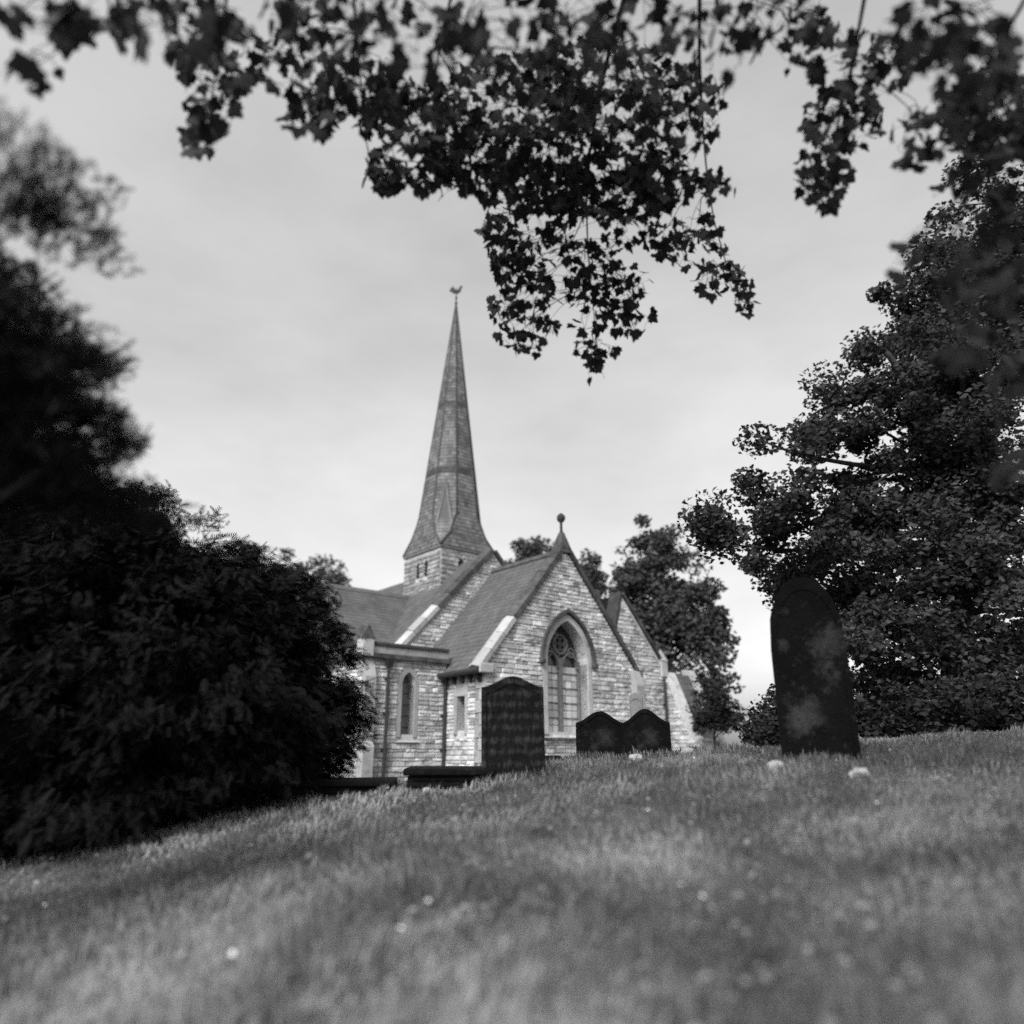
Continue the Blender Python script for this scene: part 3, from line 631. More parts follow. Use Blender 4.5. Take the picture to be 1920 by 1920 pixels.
gothic = curve(lambda t: math.sqrt(max(0, 1 - (t*.97)**2.2)) * .38 + .62 if t < 1 else .62, 16)
headstone('headstone', 963, 1436, 9.0, .74, 1.02, camber, M['grave'], 'large dark headstone with weathered rows, left of the church window', R(6), R(-2))
headstone('headstone', 1126, 1424, 10.6, .66, .64, ogee(.20), M['grave2'], 'dark round-shouldered headstone just right of the church window', R(4), R(1))
headstone('headstone', 1214, 1420, 11.2, .70, .68, ogee(.24), M['grave2'], 'dark curved headstone overlapping its neighbour, nearest the buttress', R(-8), R(-1.5))
headstone('headstone', 1537, 1402, 8.1, .76, 1.82, gothic, M['lichen'], 'tall dark pointed headstone with pale lichen, before the big tree', R(-14), R(.5), th=.15)
headstone('headstone', 1198, 1390, 15.5, .27, .96, curve(lambda t: 1 - .04*t*t), M['greystone'], 'narrow grey headstone standing tall behind the curved dark ones', R(-15), R(-3), th=.09)
def ledger(px, y, wd, dp, ht, rz, label, m=M['grave2']):
    p = at(px, 1450, y); g = G(p[0], y); r = empty('ledger_or_shade_slab', (p[0], y, g - .05), rz); tag(r, label, 'tomb')
    MB().box((-wd/2, -dp/2, 0), (wd/2, dp/2, ht)).build('base', m, r, bevel=.02)
    MB().box((-wd/2-.05, -dp/2-.05, ht+.003), (wd/2+.05, dp/2+.05, ht+.08)).build('slab', m, r, bevel=.02)
    MB().box((-wd/2+.06, -dp/2-.015, .08), (wd/2-.06, -dp/2+.02, ht-.05)).build('side_panel', m, r, bevel=.01)
    return r
ledger(842, 9.6, .95, 1.5, .13, R(5), 'low black ledger tomb in the grass left of the large headstone')
ledger(640, 9.4, 1.25, .8, .15, R(8), 'low black ledger tomb at the foot of the dark yew')  # black slab standing in for a strip of ground shade
p = at(1036, 1424, 12.0)
b = MB().box((-.14, -.1, 0), (.14, .1, .16)); kb = b.build('kerb_stone', M['grave2'], None, bevel=.03, loc=(p[0], 12.0, G(p[0], 12.0) - .02)); tag(kb, 'small black kerb stone in the grass under the window', 'stone')
def rock(px, py, y, s, label):
    import bmesh
    p = at(px, py, y); bm = bmesh.new(); bmesh.ops.create_icosphere(bm, subdivisions=2, radius=1)
    for v in bm.verts: v.co *= random.uniform(.82, 1.12); v.co.x *= s; v.co.y *= s*.7; v.co.z *= s*.75
    me = bpy.data.meshes.new('stone_lump'); bm.to_mesh(me); bm.free()
    o = link('stone_lump', me, M['palerock'], None, (p[0], y, G(p[0], y) + s*.6)); o.rotation_euler = (random.uniform(-.4,.4), random.uniform(-.4,.4), random.uniform(0,3))
    tag(o, label, 'stone', 'pale stone lumps in the grass')
rock(1192, 1432, 9.6, .09, 'pale stone lump in the grass in front of the two dark headstones')
rock(1290, 1418, 10.2, .10, 'pale stone lump in the grass below the raking buttress')
rock(1455, 1448, 7.0, .10, 'pale stone lump in the grass left of the tall pointed headstone')
rock(1612, 1462, 6.6, .09, 'pale stone lump in the grass right of the tall pointed headstone')
rock(800, 1490, 8.4, .07, 'pale stone lump in the grass below the low black ledger tomb')

# ------------------------------------------------------------------ vegetation helpers
def rot_random(n, tilt=None, down=None):
    """n random rotations (n,3,3); tilt: normals within that spread of +z"""
    a = rng.uniform(0, 2*np.pi, n)
    t = np.abs(rng.normal(0, tilt, n)) if tilt else np.arccos(rng.uniform(-1, 1, n)); ph = rng.uniform(0, 2*np.pi, n)
    N = np.stack([np.sin(t)*np.cos(ph), np.sin(t)*np.sin(ph), np.cos(t)], -1)
    H = np.stack([np.cos(a), np.sin(a), np.zeros(n)], -1) if down is None else np.stack([np.cos(a)*.5, np.sin(a)*.5, -np.full(n, down)], -1)
    U = np.cross(N, H); U /= np.linalg.norm(U, axis=1, keepdims=True) + 1e-9
    W = np.cross(U, N)
    return np.stack([U, W, N], -1)       # columns: width, length, normal
def scatter(name, base, faces, C, Rm, S):
    base = np.asarray(base, float); n = len(C); k = len(base)
    V = np.einsum('nij,kj->nki', Rm, base) * np.asarray(S)[:, None, None] + np.asarray(C)[:, None, :]
    F = np.asarray(faces)[None] + (np.arange(n) * k)[:, None, None]
    return npmesh(name, V.reshape(-1, 3), F.reshape(-1, len(faces[0])))
LEAF = [(0,-.5,0),(.30,-.05,.07),(0,.5,-.03),(-.30,-.05,.07)]; LEAF_F = [(0,1,2),(0,2,3)]
def clumps_in(blobs, spacing, shell=.55):
    """clump centres filling a list of ellipsoids (centre, rx, ry, rz), denser at the outside"""
    out = []
    for c, rx, ry, rz in blobs:
        n = max(3, int(rx*ry*rz*4.19 / spacing**3))
        d = rng.normal(size=(n, 3)); d /= np.linalg.norm(d, axis=1, keepdims=True)
        r = rng.uniform(shell, 1.05, n)[:, None] * (1 + .18*rng.normal(size=(n, 1)))
        out.append(np.array(c) + d * r * np.array((rx, ry, rz)))
    return np.concatenate(out)
def limb_path(a, b, sag=.12, n=5):
    a, b = np.array(a, float), np.array(b, float); L_ = np.linalg.norm(b - a); pts = []
    j = rng.normal(0, .09*L_, 3)
    for i in range(n + 1):
        t = i / n; p = a + (b - a) * t; p = p + np.array((0, 0, sag * L_ * math.sin(math.pi * t))) + j * math.sin(math.pi * t); pts.append(p)
    return pts
def tree(name, label, foot, height, blobs, m, leaf=.14, spacing=.6, per=70, cr=.38, flat=.6, trunk_r=.25, limbs=26, group=None, cat='tree', shell=.5, tilt=None, down=None, trunk_to=None):
    foot = np.array(foot, float); r = empty(name, foot); tag(r, label, cat, group)
    C = clumps_in(blobs, spacing, shell); n = len(C)
    P = np.repeat(C, per, 0); d = rng.normal(size=P.shape); d /= np.linalg.norm(d, axis=1, keepdims=True)
    sz = np.repeat(rng.uniform(.6, 1.35, n), per)[:, None]
    P = P + d * (rng.uniform(0, 1, (len(P), 1)) ** .45) * cr * sz * np.array((1, 1, flat))
    keep = P[:, 2] > foot[2] + .02; P = P[keep]
    me = scatter('crown', LEAF, LEAF_F, P - foot, rot_random(len(P), tilt, down), leaf * rng.uniform(.6, 1.3, len(P)))
    link('crown', me, m, r)
    top = np.array(trunk_to if trunk_to is not None else foot + (0, 0, height*.8)); b = MB()
    tp = limb_path(foot + (0, 0, -.3), top, 0, 8); b.tube(tp, [trunk_r*(1.35 if i == 0 else 1) * (1 - .85*i/8) for i in range(9)], 10); b.build('trunk', M['bark'], r, True).location = -foot * 1.0
    lb = MB()
    for i in rng.choice(n, min(limbs, n), replace=False):
        t = np.clip((C[i][2] - foot[2]) / max(.1, (top[2] - foot[2])) * .75, .18, .95); k = t * 8; i0 = int(k); a = tp[i0] + (tp[min(8, i0+1)] - tp[i0]) * (k - i0)
        r0 = trunk_r * (1 - .8*t) * .30; lb.tube(limb_path(a, C[i]), [r0*(1 - .9*q/5) + .008 for q in range(6)], 6)
    lo = lb.build('limbs', M['bark'], r, True); lo.location = -foot
    return r
def B(px, py, y, rxp, rzp, ry=None):
    """ellipsoid given by photo pixel, distance and pixel radii"""
    c = at(px, py, y); s = y / FPX / (CP - (960 - py) / FPX * SP); rx, rz = rxp * s, rzp * s
    return (c, rx, ry or max(rx, .4) * .9, rz)

# ------------------------------------------------------------------ the big tree on the right
RT = 14.5
fx = at(1790, 1390, RT); foot = (fx[0], RT, G(fx[0], RT))
blobs = [B(1640, 640, RT, 70, 45), B(1700, 560, RT, 70, 60), B(1350, 1000, RT-1, 26, 18), B(1330, 965, RT-1, 16, 12), B(1560, 730, RT-1, 50, 40), B(1830, 620, RT, 170, 190), B(1720, 760, RT, 130, 120), B(1600, 800, RT-1, 100, 100), B(1500, 850, RT-1.5, 75, 75), B(1420, 900, RT-1, 62, 60), B(1390, 985, RT-1, 55, 50), B(1450, 955, RT-1, 55, 30),
         B(1480, 990, RT, 100, 80), B(1620, 950, RT, 140, 110), B(1800, 930, RT, 150, 170), B(1530, 1110, RT+1, 130, 80), B(1690, 1120, RT, 130, 110), B(1860, 1180, RT, 120, 110), B(1440, 1080, RT+1, 60, 50),
         B(1900, 420, RT, 120, 150), B(1780, 720, RT-1.5, 130, 130), B(1880, 820, RT-1.5, 110, 150), B(1760, 1040, RT-1.6, 120, 120), B(1870, 1020, RT-1.6, 90, 130), B(1790, 1200, RT-1.8, 130, 110), B(1640, 1180, RT-1.5, 100, 100), B(1560, 1010, RT-1, 90, 70), B(1660, 1260, RT+1, 120, 90), B(1790, 1290, RT, 140, 80)]
tree('broadleaf_tree', 'big leafy tree filling the right side behind the tall pointed headstone', foot, 11, blobs, M['leafR'], .125, .74, 260, .50, .66, .36, 50, shell=.35)
# undergrowth on the right
ux = [(1430, 1368, 17, 42, 32), (1462, 1340, 15, 46, 50), (1490, 1350, 13.5, 70, 45), (1600, 1340, 12.8, 80, 50), (1710, 1335, 12.5, 80, 55), (1820, 1320, 12.2, 90, 60), (1930, 1310, 12, 90, 70), (1345, 1325, 27, 45, 45)]
ul = ['dark bush beside the raking buttress of the church', 'dark bush left of the tall pointed headstone', 'dark bush right behind the tall pointed headstone', 'dark bush just right of the tall pointed headstone', 'dark bush under the middle of the big right-hand tree', 'dark bush under the right half of the big tree', 'dark bush at the right edge of the picture', 'dark bush behind the raking buttress of the church']
for (px, py, y, rx, rz), lb_ in zip(ux, ul):
    c = at(px, py, y); f = (c[0], y, G(c[0], y))
    tree('bush', lb_, f, max(.6, c[2] - f[2] + .4), [B(px, py, y, rx, rz), B(px + rx*.5, py + rz*.6, y, rx*.8, rz*.7), B(px - rx*.5, py + rz*.6, y, rx*.8, rz*.7)], M['leafU'], .11, .34, 60, .26, .8, .06, 10, 'bushes along the right side', 'bush', .3)

# ------------------------------------------------------------------ trees behind the church
def back_tree(px, top_py, y, halfw, bot_py, label, name='background_tree', m=M['leafB'], leaf=.3, lob=5, grp='trees behind the church'):
    c = at(px, bot_py, y); f = (c[0], y, G(c[0], y)); h = bot_py - top_py; bl = []
    for k in range(lob):
        t = (k + .5) / lob; wpx = halfw * math.sqrt(max(.05, 1 - (2*t - 1.0)**2 * .85)) * random.uniform(.85, 1.1)
        bl.append(B(px + random.uniform(-.18, .18) * halfw, top_py + h * t, y + random.uniform(-.5, .5), wpx, h / lob * .95))
    top = at(px, top_py, y)
    return tree(name, label, f, top[2] - f[2], bl, m, leaf, leaf*3.0, 110, leaf*2.6, .8, .3, 18, grp)
back_tree(1235, 1008, 36, 82, 1280, 'tall dark tree behind the church, right of the front gable', leaf=.26, lob=6)
back_tree(1318, 1105, 34, 56, 1310, 'rounded dark tree in the gap between church and big right-hand tree', leaf=.26)
back_tree(1165, 1085, 40, 40, 1200, 'tree top just showing over the right slope of the front gable', leaf=.26)
back_tree(1105, 1045, 44, 42, 1180, 'tree top behind the finial, right of the front gable apex', leaf=.26)
back_tree(1000, 1030, 46, 62, 1170, 'tree top showing over the chancel roof ridge', leaf=.26)
lbl = ['first', 'second', 'third', 'fourth', 'fifth', 'sixth']
for k, (px, tp, hw) in enumerate([(470, 1025, 36), (520, 1040, 30), (562, 1046, 30), (600, 1056, 26), (632, 1068, 20)]):
    back_tree(px, tp, 62, hw, 1150, 'far tree over the left roof, %s from the left' % lbl[k], 'far_tree', M['leafB'], .34, 4, 'row of far trees over the left roof')

# ------------------------------------------------------------------ yew on the left
SPRAY = []; SPRAY_F = []
for i in range(7):                        # a flat spray of needles along a drooping twig
    z = -.5 + i / 6.5; wd = .30 * (1 - .5*abs(i/6 - .35))
    for s in (-1, 1):
        k = len(SPRAY); SPRAY += [(0, z - .05, -.06*z*z), (s*wd, z + .16, .03), (0, z + .05, -.06*z*z)]; SPRAY_F.append((k, k+1, k+2) if s > 0 else (k, k+2, k+1))
def conifer(name, label, foot, blobs, m, spray, spacing, per, trunk_top, trunk_r, cr, flat=.5, limbs=30, droop=.6, shell=.5, core=None):
    foot = np.array(foot, float); r = empty(name, foot); tag(r, label, 'tree')
    C = clumps_in(blobs, spacing, shell); n = len(C); P = np.repeat(C, per, 0)
    d = rng.normal(size=P.shape); d /= np.linalg.norm(d, axis=1, keepdims=True)
    P = P + d * (rng.uniform(0, 1, (len(P), 1)) ** .4) * cr * np.array((1, 1, flat))
    keep = P[:, 2] > np.maximum(foot[2] - .3, gz(P[:, 0], P[:, 1])) + .05; P = P[keep]; n2 = len(P)
    out = P - (np.array(foot) + (0, 0, 1.2)); out[:, 2] *= .3; out += rng.normal(0, .55, out.shape) * np.linalg.norm(out, axis=1, keepdims=True); out /= np.linalg.norm(out, axis=1, keepdims=True); out[:, 2] -= droop * rng.uniform(.3, 1.2, n2)
    out /= np.linalg.norm(out, axis=1, keepdims=True)
    N = np.tile(np.array((0, 0, 1.)), (n2, 1)) + rng.normal(0, .5, (n2, 3)); U = np.cross(out, N); U /= np.linalg.norm(U, axis=1, keepdims=True); W = np.cross(U, out)
    me = scatter('crown', SPRAY, SPRAY_F, P - foot, np.stack([U, out, W], -1), spray * rng.uniform(.6, 1.3, n2)); link('crown', me, m, r)
    b = MB(); tp = limb_path(foot + (0, 0, -.3), trunk_top, 0, 8); b.tube(tp, [trunk_r * (1.3 if i == 0 else 1) * (1 - .85*i/8) for i in range(9)], 10); b.build('trunk', M['bark'], r, True).location = -foot
    lb = MB()
    for i in rng.choice(n, min(limbs, n), replace=False):
        t = np.clip((C[i][2] - foot[2]) / max(.1, (tp[-1][2] - foot[2])) * .8, .1, .95); k = t * 8; i0 = int(k); a = tp[i0] + (tp[min(8, i0+1)] - tp[i0]) * (k - i0)
        lb.tube(limb_path(a, C[i], .08), [trunk_r * (1 - .8*t) * .3 * (1 - .9*q/5) + .006 for q in range(6)], 5)
    lb.build('limbs', M['bark'], r, True).location = -foot
    return r
YY = 8.8
yf = at(250, 1500, YY + .6); foot = (yf[0], YY + .6, G(yf[0], YY + .6))
yb = [B(x_, y_, YY+.9, 10, 8, .2) for x_, y_ in ((602, 1128), (566, 1098), (525, 1072), (478, 1040), (300, 935), (650, 1235), (672, 1300), (668, 1345), (648, 1400), (630, 1190), (250, 925))] + [B(600, 1420, YY+.9, 60, 60, .6), B(470, 1470, YY+.2, 110, 50, .8), B(250, 1490, YY-.6, 200, 70, 1.0), B(560, 1460, YY+.7, 70, 40, .6), B(20, 1520, YY-1.4, 220, 80, 1.0), B(120, 1150, YY, 260, 170, 1.7), B(330, 1150, YY+.3, 170, 125, 1.5), B(430, 1180, YY+.6, 140, 130, 1.4), B(520, 1260, YY+.8, 110, 130, 1.1), B(560, 1340, YY+.8, 88, 105, .9), B(300, 1330, YY-.3, 260, 170, 1.5), B(60, 1370, YY-.8, 230, 190, 1.4),
      B(480, 1400, YY+.3, 120, 90, .9), B(250, 1010, YY+.5, 100, 80, 1.0), B(90, 1010, YY+.3, 140, 110, 1.2), B(-120, 1200, YY-.6, 200, 250, 1.5), B(400, 1075, YY+.8, 70, 45, .8), B(500, 1120, YY+.9, 60, 50, .7), B(590, 1135, YY+1, 30, 16, .3), B(655, 1360, YY+1, 25, 22, .3), B(440, 1025, YY+.9, 35, 12, .3), B(620, 1320, YY+1, 45, 60, .5)]
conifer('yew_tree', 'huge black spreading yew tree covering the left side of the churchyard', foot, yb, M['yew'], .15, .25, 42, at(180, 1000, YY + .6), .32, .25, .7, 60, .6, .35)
# cedar boughs at the far left, nearer the camera
CY = 3.4
cf = at(-330, 1600, CY); foot = (cf[0], CY, G(cf[0], CY))
cb = [B(60, 650, CY, 110, 40, .7), B(150, 665, CY+.4, 75, 30, .5), B(205, 690, CY+.5, 35, 20, .3), B(90, 760, CY+.2, 120, 38, .7), B(190, 790, CY+.5, 62, 26, .5), B(225, 835, CY+.6, 40, 20, .35), B(60, 880, CY+.3, 150, 60, .8), B(170, 925, CY+.6, 90, 40, .6), B(270, 955, CY+.8, 45, 22, .4),
      B(60, 380, CY-.4, 110, 30, .6), B(170, 405, CY-.2, 55, 22, .4), B(-100, 520, CY, 120, 120, .8), B(-120, 800, CY, 160, 200, .9), B(20, 560, CY, 60, 30, .5), B(10, 720, CY, 90, 120, .6), B(120, 840, CY+.3, 90, 40, .5)]
conifer('cedar_tree', 'cedar reaching in at the left edge with layered boughs above the yew', foot, cb, M['cedar'], .085, .13, 20, at(-330, 150, CY), .24, .17, .4, 34, .25, .2)

# ------------------------------------------------------------------ maple overhead
ML = [(0,-.08),(.10,-.06),(.30,-.16),(.32,-.02),(.54,.10),(.42,.20),(.46,.40),(.28,.36),(.22,.44),(.13,.60),(0,.76)]
mlo = [(x, y, .12*abs(x)) for x, y in ML] + [(-x, y, .12*abs(x)) for x, y in ML[1:-1][::-1]]
mbase = np.array([(0, .14, -.03)] + mlo); mn = len(mlo)
mface = [(0, 1 + i, 1 + (i + 1) % mn) for i in range(mn)]
mt = empty('maple_tree', (2.6, -3.2, G(2.6, -3.2)))
tag(mt, 'maple overhead whose leafy branch hangs down beside the spire', 'tree')
mo = np.array(mt.location)
fork = np.array((1.9, -2.2, EYE + 3.2))
b = MB(); b.tube([mo + (0, 0, -.3), mo + (0, 0, .4), mo + (-.1, .2, 1.8), fork], [.42, .33, .28, .24], 12)
b.build('trunk', M['bark'], mt, True).location = -mo
# boughs: from the fork up over the camera and down into view
def bez(pts, n=16):
    pts = [np.array(p, float) for p in pts]; out = []
    for i in range(n + 1):
        t = i / n; q = list(pts)
        while len(q) > 1: q = [q[j] * (1 - t) + q[j+1] * t for j in range(len(q) - 1)]
        out.append(q[0] + .09 * math.sin(math.pi * t) * np.array((math.sin(9*t + pts[3][0]*5), math.cos(7*t + pts[3][0]*3), .6*math.sin(13*t + pts[3][0]))))
    return out
T_ = lambda px, py, y: at(px, py, y)
boughs = [bez([fork, (1.4, .6, EYE+6.0), (1.0, 3.2, EYE+6.2), T_(1120, -50, 5.2), T_(1105, 300, 6.2), T_(1095, 480, 6.8), T_(1125, 700, 7.2)]),
          bez([fork, (.6, 0, EYE+5.6), (.2, 2.4, EYE+5.8), T_(820, -40, 4.6), T_(800, 180, 5.2), T_(830, 370, 5.6)]),
          bez([fork, (-.8, -.4, EYE+5), (-1.5, 1.6, EYE+5.2), T_(520, -60, 3.9), T_(420, 100, 4.2), T_(370, 280, 4.4)]),
          bez([fork, (2.4, .8, EYE+5.6), (2.6, 2.8, EYE+5.4), T_(1560, -30, 4.4), T_(1590, 180, 4.8), T_(1530, 400, 5.2)]),
          bez([fork, (2.8, .2, EYE+4.8), (3.4, 2.0, EYE+4.8), T_(1850, 0, 3.8), T_(1850, 200, 4.2), T_(1800, 420, 4.4)]),
          bez([fork, (1.4, .8, EYE+6), (1.6, 3.4, EYE+6), T_(1230, 60, 5.4), T_(1280, 330, 6.3), T_(1390, 560, 7.0)]),
          bez([fork, (-.2, -.2, EYE+5.4), (-.6, 2.0, EYE+5.6), T_(650, -30, 4.2), T_(640, 120, 4.6), T_(700, 330, 5.4)])]
bg_ = MB()
for q in boughs: bg_.tube(q, [.075 * (1 - i / 17) ** 2.2 + .005 for i in range(17)], 7)
bo = bg_.build('boughs', M['bark'], mt, True); bo.location = -mo
# leaf masses (pixel, distance, pixel radii, leaves)
lm = [(1120, 690, 7.2, 24, 34, 9), (1110, 660, 7.15, 50, 22, 12), (1170, 600, 7.1, 60, 36, 30), (990, 625, 7.1, 60, 40, 32), (1080, 590, 7.05, 120, 36, 18), (980, 540, 6.9, 55, 50, 34), (1140, 530, 6.9, 80, 50, 50), (1050, 500, 6.8, 120, 60, 62),
      (935, 430, 6.7, 40, 40, 30), (960, 480, 6.7, 50, 50, 36), (945, 570, 7.0, 30, 40, 16), (1080, 430, 6.6, 120, 60, 60), (1290, 470, 6.8, 75, 38, 40), (1350, 520, 6.9, 50, 34, 26), (1395, 555, 7.0, 26, 34, 14), (1250, 440, 6.6, 60, 30, 22), (1310, 420, 6.6, 40, 20, 8),
      (1000, 350, 6.2, 110, 50, 70), (1160, 370, 6.2, 110, 50, 80), (1080, 280, 5.9, 150, 70, 110), (1240, 330, 6.0, 70, 60, 46), (1340, 345, 6.0, 40, 30, 8), (900, 300, 5.7, 110, 60, 74), (820, 330, 5.6, 60, 40, 26), (720, 320, 5.4, 45, 40, 24),
      (780, 220, 5.1, 110, 60, 60), (960, 180, 5.3, 160, 80, 110), (1130, 160, 5.4, 140, 90, 110), (1270, 200, 5.4, 90, 90, 56), (680, 170, 4.7, 100, 60, 44), (580, 210, 4.6, 50, 50, 20), (560, 110, 4.3, 100, 60, 40), (400, 150, 4.2, 70, 70, 34), (380, 250, 4.3, 40, 40, 16),
      (760, 70, 3.6, 160, 70, 44), (960, 60, 3.8, 170, 70, 50), (1150, 40, 3.9, 160, 80, 50), (1340, 70, 3.8, 100, 80, 28), (380, 60, 3.4, 100, 60, 26), (200, 60, 3.2, 120, 50, 14), (1540, 330, 5.1, 50, 60, 30), (1580, 220, 4.9, 80, 60, 40), (1640, 120, 4.6, 80, 70, 40), (1520, 80, 4.5, 80, 60, 30),
      (1880, 560, 4.2, 70, 90, 40), (1900, 700, 4.2, 50, 90, 26), (1780, 80, 3.3, 130, 90, 70), (1700, 480, 3.6, 40, 40, 8), (1830, 520, 3.4, 70, 60, 22), (1800, 640, 3.5, 60, 50, 14), (1880, 880, 3.6, 40, 60, 10), (80, 30, 2.9, 100, 40, 16), (60, 140, 3.0, 70, 30, 6), (260, 20, 3.2, 100, 40, 16), (1860, 220, 4.2, 100, 90, 90), (1820, 360, 4.4, 90, 60, 34), (1900, 400, 4.4, 60, 80, 26), (1720, 260, 4.4, 50, 60, 12), (1460, 30, 3.6, 90, 50, 16), (620, 30, 3.5, 140, 50, 26)]
SINGLE = []; MANY = []; TW = MB(); spine = np.concatenate([np.array(q)[5:] for q in boughs])
def wob(a, b, r0, r1, n=5):
    L_ = np.linalg.norm(b - a); j = rng.normal(0, .07 * L_, 3); pts = [a + (b - a) * i / n + j * math.sin(math.pi * i / n) + rng.normal(0, .012, 3) * (0 < i < n) + np.array((0, 0, .10 * L_ * math.sin(math.pi * i / n))) for i in range(n + 1)]
    TW.tube(pts, [r0 + (r1 - r0) * i / n for i in range(n + 1)], 4, False); return pts
for px, py, y, rx, ry, n in lm:
    n = int(n * (1.5 if 400 < py < 760 and 900 < px < 1450 else .9 if px > 1690 and py > 300 else 1.5 if py < 150 else 2.5)); c = at(px, py - ry * .4, y)
    dd = np.linalg.norm((spine - c) * np.array((1, 1, .7)), axis=1) + np.where(spine[:, 2] < c[2], .6, 0); k = int(np.argmin(dd))
    tw = wob(spine[k], c, .007, .004); kids = list(tw[2:])
    for _ in range(max(3, n // 5)):
        a = random.uniform(0, 6.283); e_ = at(px + rx * .8 * math.cos(a), py + ry * .8 * math.sin(a), y + random.gauss(0, .25)); kids += wob(kids[random.randrange(len(kids))], e_, .004, .002, 4)[1:]
    kids = np.array(kids)
    for _ in range(n):
        r_ = math.sqrt(random.random()); a = random.uniform(0, 6.283)
        p = at(px + rx * r_ * math.cos(a), py + ry * r_ * math.sin(a), y + random.gauss(0, .28))
        q = kids[np.argmin(np.linalg.norm(kids - p, axis=1))]; g = q - p; L_ = np.linalg.norm(g)
        if L_ > .26: p = q - g / L_ * random.uniform(.12, .26 + .3 * (L_ - .26))
        TW.tube([q, (q + p) / 2 + (0, 0, .015), p], [.0018, .0015, .0012], 3, False)
        (SINGLE if (py > 400 and px < 1450 and len(SINGLE) < 300) else MANY).append(p)
# unseen crown over and behind the camera; high masses added to shade the headstones
for c, rx, ry, rz, n in (((1.6, -1.5, EYE+6.6), 3.0, 2.6, 1.6, 1500), ((-1.6, -2.2, EYE+6.4), 2.6, 2.2, 1.6, 1300), ((.6, -3.6, EYE+7.6), 3.2, 2.4, 2.0, 1400), ((3.8, -.6, EYE+6.0), 2.2, 2.2, 1.5, 900), ((.6, 1.2, EYE+6.6), 2.2, 1.2, 1.0, 500), ((-2.6, 1.6, EYE+8.2), 2.4, 2.0, 1.4, 1300), ((-.2, 2.0, EYE+8.8), 2.4, 1.8, 1.4, 1300), ((2.2, 1.6, EYE+8.6), 2.2, 1.8, 1.3, 1000)):
    d = rng.normal(size=(n, 3)); d /= np.linalg.norm(d, axis=1, keepdims=True); q = np.array(c) + d * rng.uniform(.5, 1, (n, 1)) * np.array((rx, ry, rz)); MANY += list(q)
def leaf_rot(n):
    a = rng.uniform(0, 2*np.pi, n); tl = rng.normal(.95, .32, n)
    tip = np.stack([np.cos(a)*np.cos(tl), np.sin(a)*np.cos(tl), -np.sin(tl)], -1)           # hangs down
    up = np.tile(np.array((0, 0, 1.)), (n, 1)) + rng.normal(0, .55, (n, 3)); U = np.cross(tip, up); U /= np.linalg.norm(U, axis=1, keepdims=True); W = np.cross(U, tip)
    return np.stack([U, tip, W], -1)
Rm = leaf_rot(len(MANY)); sz = rng.uniform(.075, .18, len(MANY))
fo = link('foliage', scatter('foliage', mbase, mface, np.array(MANY) - mo, Rm, sz), M['maple'], mt); tag(fo, kind='stuff')
lme = npmesh('leaf', mbase, mface); lme.materials.append(M['maple'])
Rs = leaf_rot(len(SINGLE))
for i, p in enumerate(SINGLE):
    o = bpy.data.objects.new('leaf', lme); col.objects.link(o); o.parent = mt; s = random.uniform(.10, .155)
    m4 = Matrix(Rs[i].tolist()).to_4x4(); o.matrix_local = Matrix.Translation(Vector(p - mo)) @ m4 @ Matrix.Scale(s, 4)
TW.build('twigs', M['bark'], mt).location = -mo
tag(mt.children[-1], kind='stuff')

# ------------------------------------------------------------------ grass
def vnoise(x, y, sc_, seed):
    g = np.random.default_rng(seed).uniform(0, 1, (64, 64)); u, v = np.asarray(x) * sc_ + 17.3, np.asarray(y) * sc_ + 9.1
    i, j = np.floor(u).astype(int), np.floor(v).astype(int); f, h = u - i, v - j; f = f*f*(3-2*f); h = h*h*(3-2*h); i %= 64; j %= 64; i2, j2 = (i+1) % 64, (j+1) % 64
    return (g[i, j]*(1-f) + g[i2, j]*f)*(1-h) + (g[i, j2]*(1-f) + g[i2, j2]*f)*h
def blades(name, xx, yy, lo, hi, label, wk=1.0, bk=(.1, .9)):
    n = len(xx); fld = .55 * vnoise(xx, yy, 1.1, 3) + .45 * vnoise(xx, yy, 3.7, 5)
    zz_ = gz(xx, yy); ln = rng.uniform(lo, hi, n) * (.45 + 1.25 * fld ** 1.4) * (1 + .5 * (rng.uniform(0, 1, n) > .96)); wd = wk * rng.uniform(.0022, .005, n) * (1 + yy * .12)
    a = rng.uniform(0, 2*np.pi, n) * .55 + 6.28 * vnoise(xx, yy, .8, 8); ben = rng.uniform(*bk, n) * ln; dx_, dy_ = np.cos(a), np.sin(a); sx, sy = -dy_ * wd, dx_ * wd
    base = np.stack([xx, yy, zz_ - .008], -1)
    def off(h, f, s): return base + np.stack([dx_ * ben * f + sx * s, dy_ * ben * f + sy * s, ln * h], -1)
    V = np.stack([off(0, 0, -1), off(0, 0, 1), off(.6, .35, .8), off(.6, .35, -.8), off(.95, 1, 0)], 1).reshape(-1, 3)
    o5 = (np.arange(n) * 5)[:, None, None]; Fg = (np.array([(0,1,2),(0,2,3),(3,2,4)])[None] + o5).reshape(-1, 3)
    tag(link(name, npmesh(name, V, Fg), M['grass']), label, 'grass', kind='stuff')
NB_ = 300000
t = rng.uniform(0, 1, NB_); yy = 1.7 * (15.5 / 1.7) ** t; xx = rng.uniform(-1, 1, NB_) * (.86 * yy + .6)
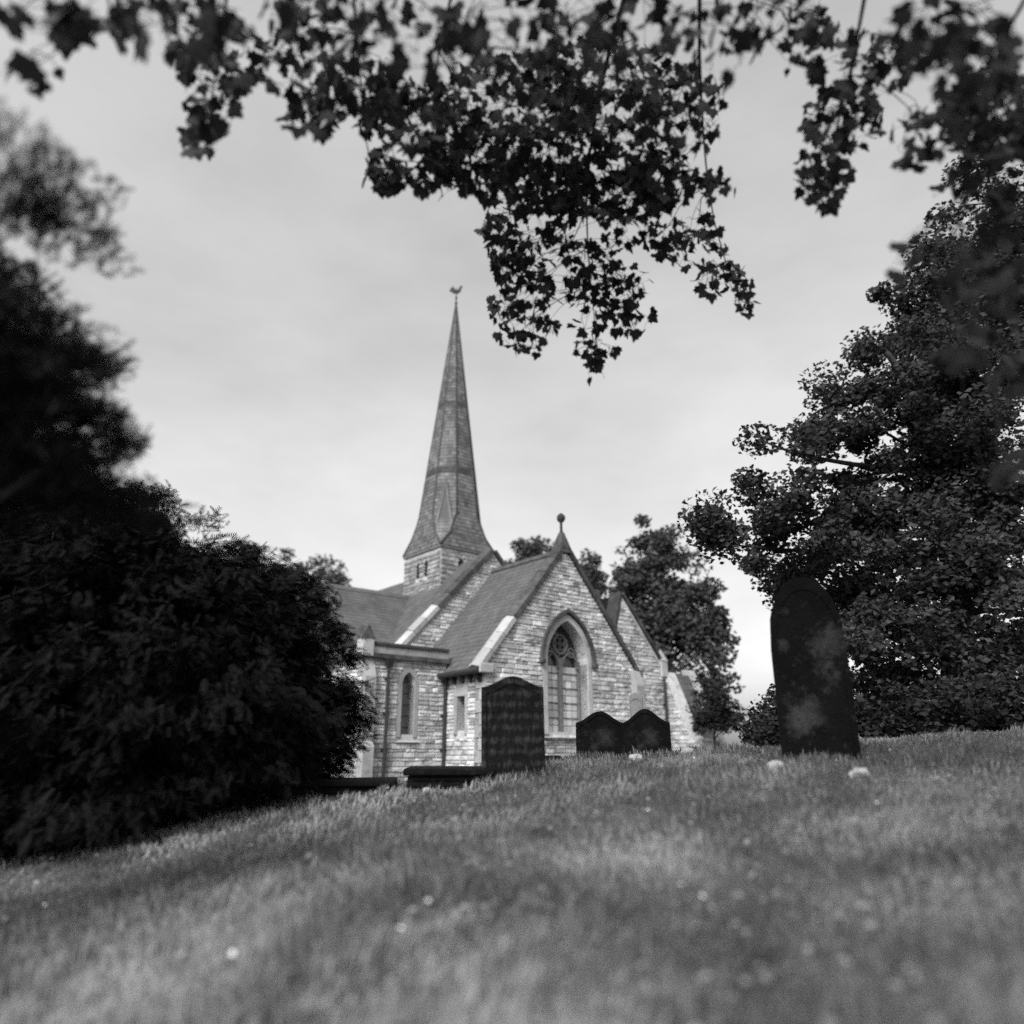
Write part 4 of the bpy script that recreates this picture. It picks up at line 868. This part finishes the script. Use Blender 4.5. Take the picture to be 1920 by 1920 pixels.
keep = rng.uniform(0, 1, NB_) < .25 + 1.1 * (.5 * vnoise(xx, yy, 1.4, 11) + .5 * vnoise(xx, yy, 4.5, 12)); xx, yy = xx[keep], yy[keep]
blades('grass', xx, yy, .03, .075, 'rough short grass over the churchyard bank')
tx, ty = [], []                        # tussocks, and uncut grass round the stones
for k in range(420):
    y = 2.2 * (13 / 2.2) ** random.random(); x = random.uniform(-1, 1) * (.8 * y); n = random.randint(25, 60); tx.append(x + rng.normal(0, .05, n)); ty.append(y + rng.normal(0, .05, n))
for o in [o for o in col.objects if o.parent is None and o.name.split('.')[0] in ('headstone', 'ledger_or_shade_slab', 'kerb_stone', 'stone_lump')]:
    hw = .5 if o.name.startswith('head') else (.62 if o.name.startswith('ledger') else .14); n = int(500 * hw)
    tx.append(o.location.x + rng.uniform(-hw, hw, n)); ty.append(o.location.y - (.1 if hw < .6 else .45) - np.abs(rng.normal(0, .05, n)))
blades('long_grass', np.concatenate(tx), np.concatenate(ty), .06, .15, 'longer tufts of uncut grass among the stones and turf', 1.1, (.1, .6))
# broad weed leaves and daisies among the grass
n = 4500; t = rng.uniform(0, 1, n); yy = 1.9 * (12 / 1.9) ** t; xx = rng.uniform(-1, 1, n) * (.85 * yy + .4)
C = np.stack([xx, yy, gz(xx, yy) + rng.uniform(.02, .07, n)], -1)
tag(link('weeds', scatter('weeds', LEAF, LEAF_F, C, rot_random(n, .7), rng.uniform(.02, .06, n)), M['weed']), 'broad pale weed leaves scattered through the grass', 'weeds', kind='stuff')
n = 60; t = rng.uniform(0, 1, n); yy = 2.2 * (11 / 2.2) ** t; xx = rng.uniform(-1, 1, n) * (.8 * yy + .3)
dz = [(0, 0, .1)] + [(math.cos(k*math.pi/5), math.sin(k*math.pi/5), 0) for k in range(10)]; dfz = [(0, 1 + k, 1 + (k + 1) % 10) for k in range(10)]
C = np.stack([xx, yy, gz(xx, yy) + rng.uniform(.05, .10, n)], -1)
tag(link('daisies', scatter('daisies', dz, dfz, C, rot_random(n, .5), rng.uniform(.008, .014, n)), M['petal']), 'small pale daisies dotted about in the grass', 'flowers', kind='stuff')
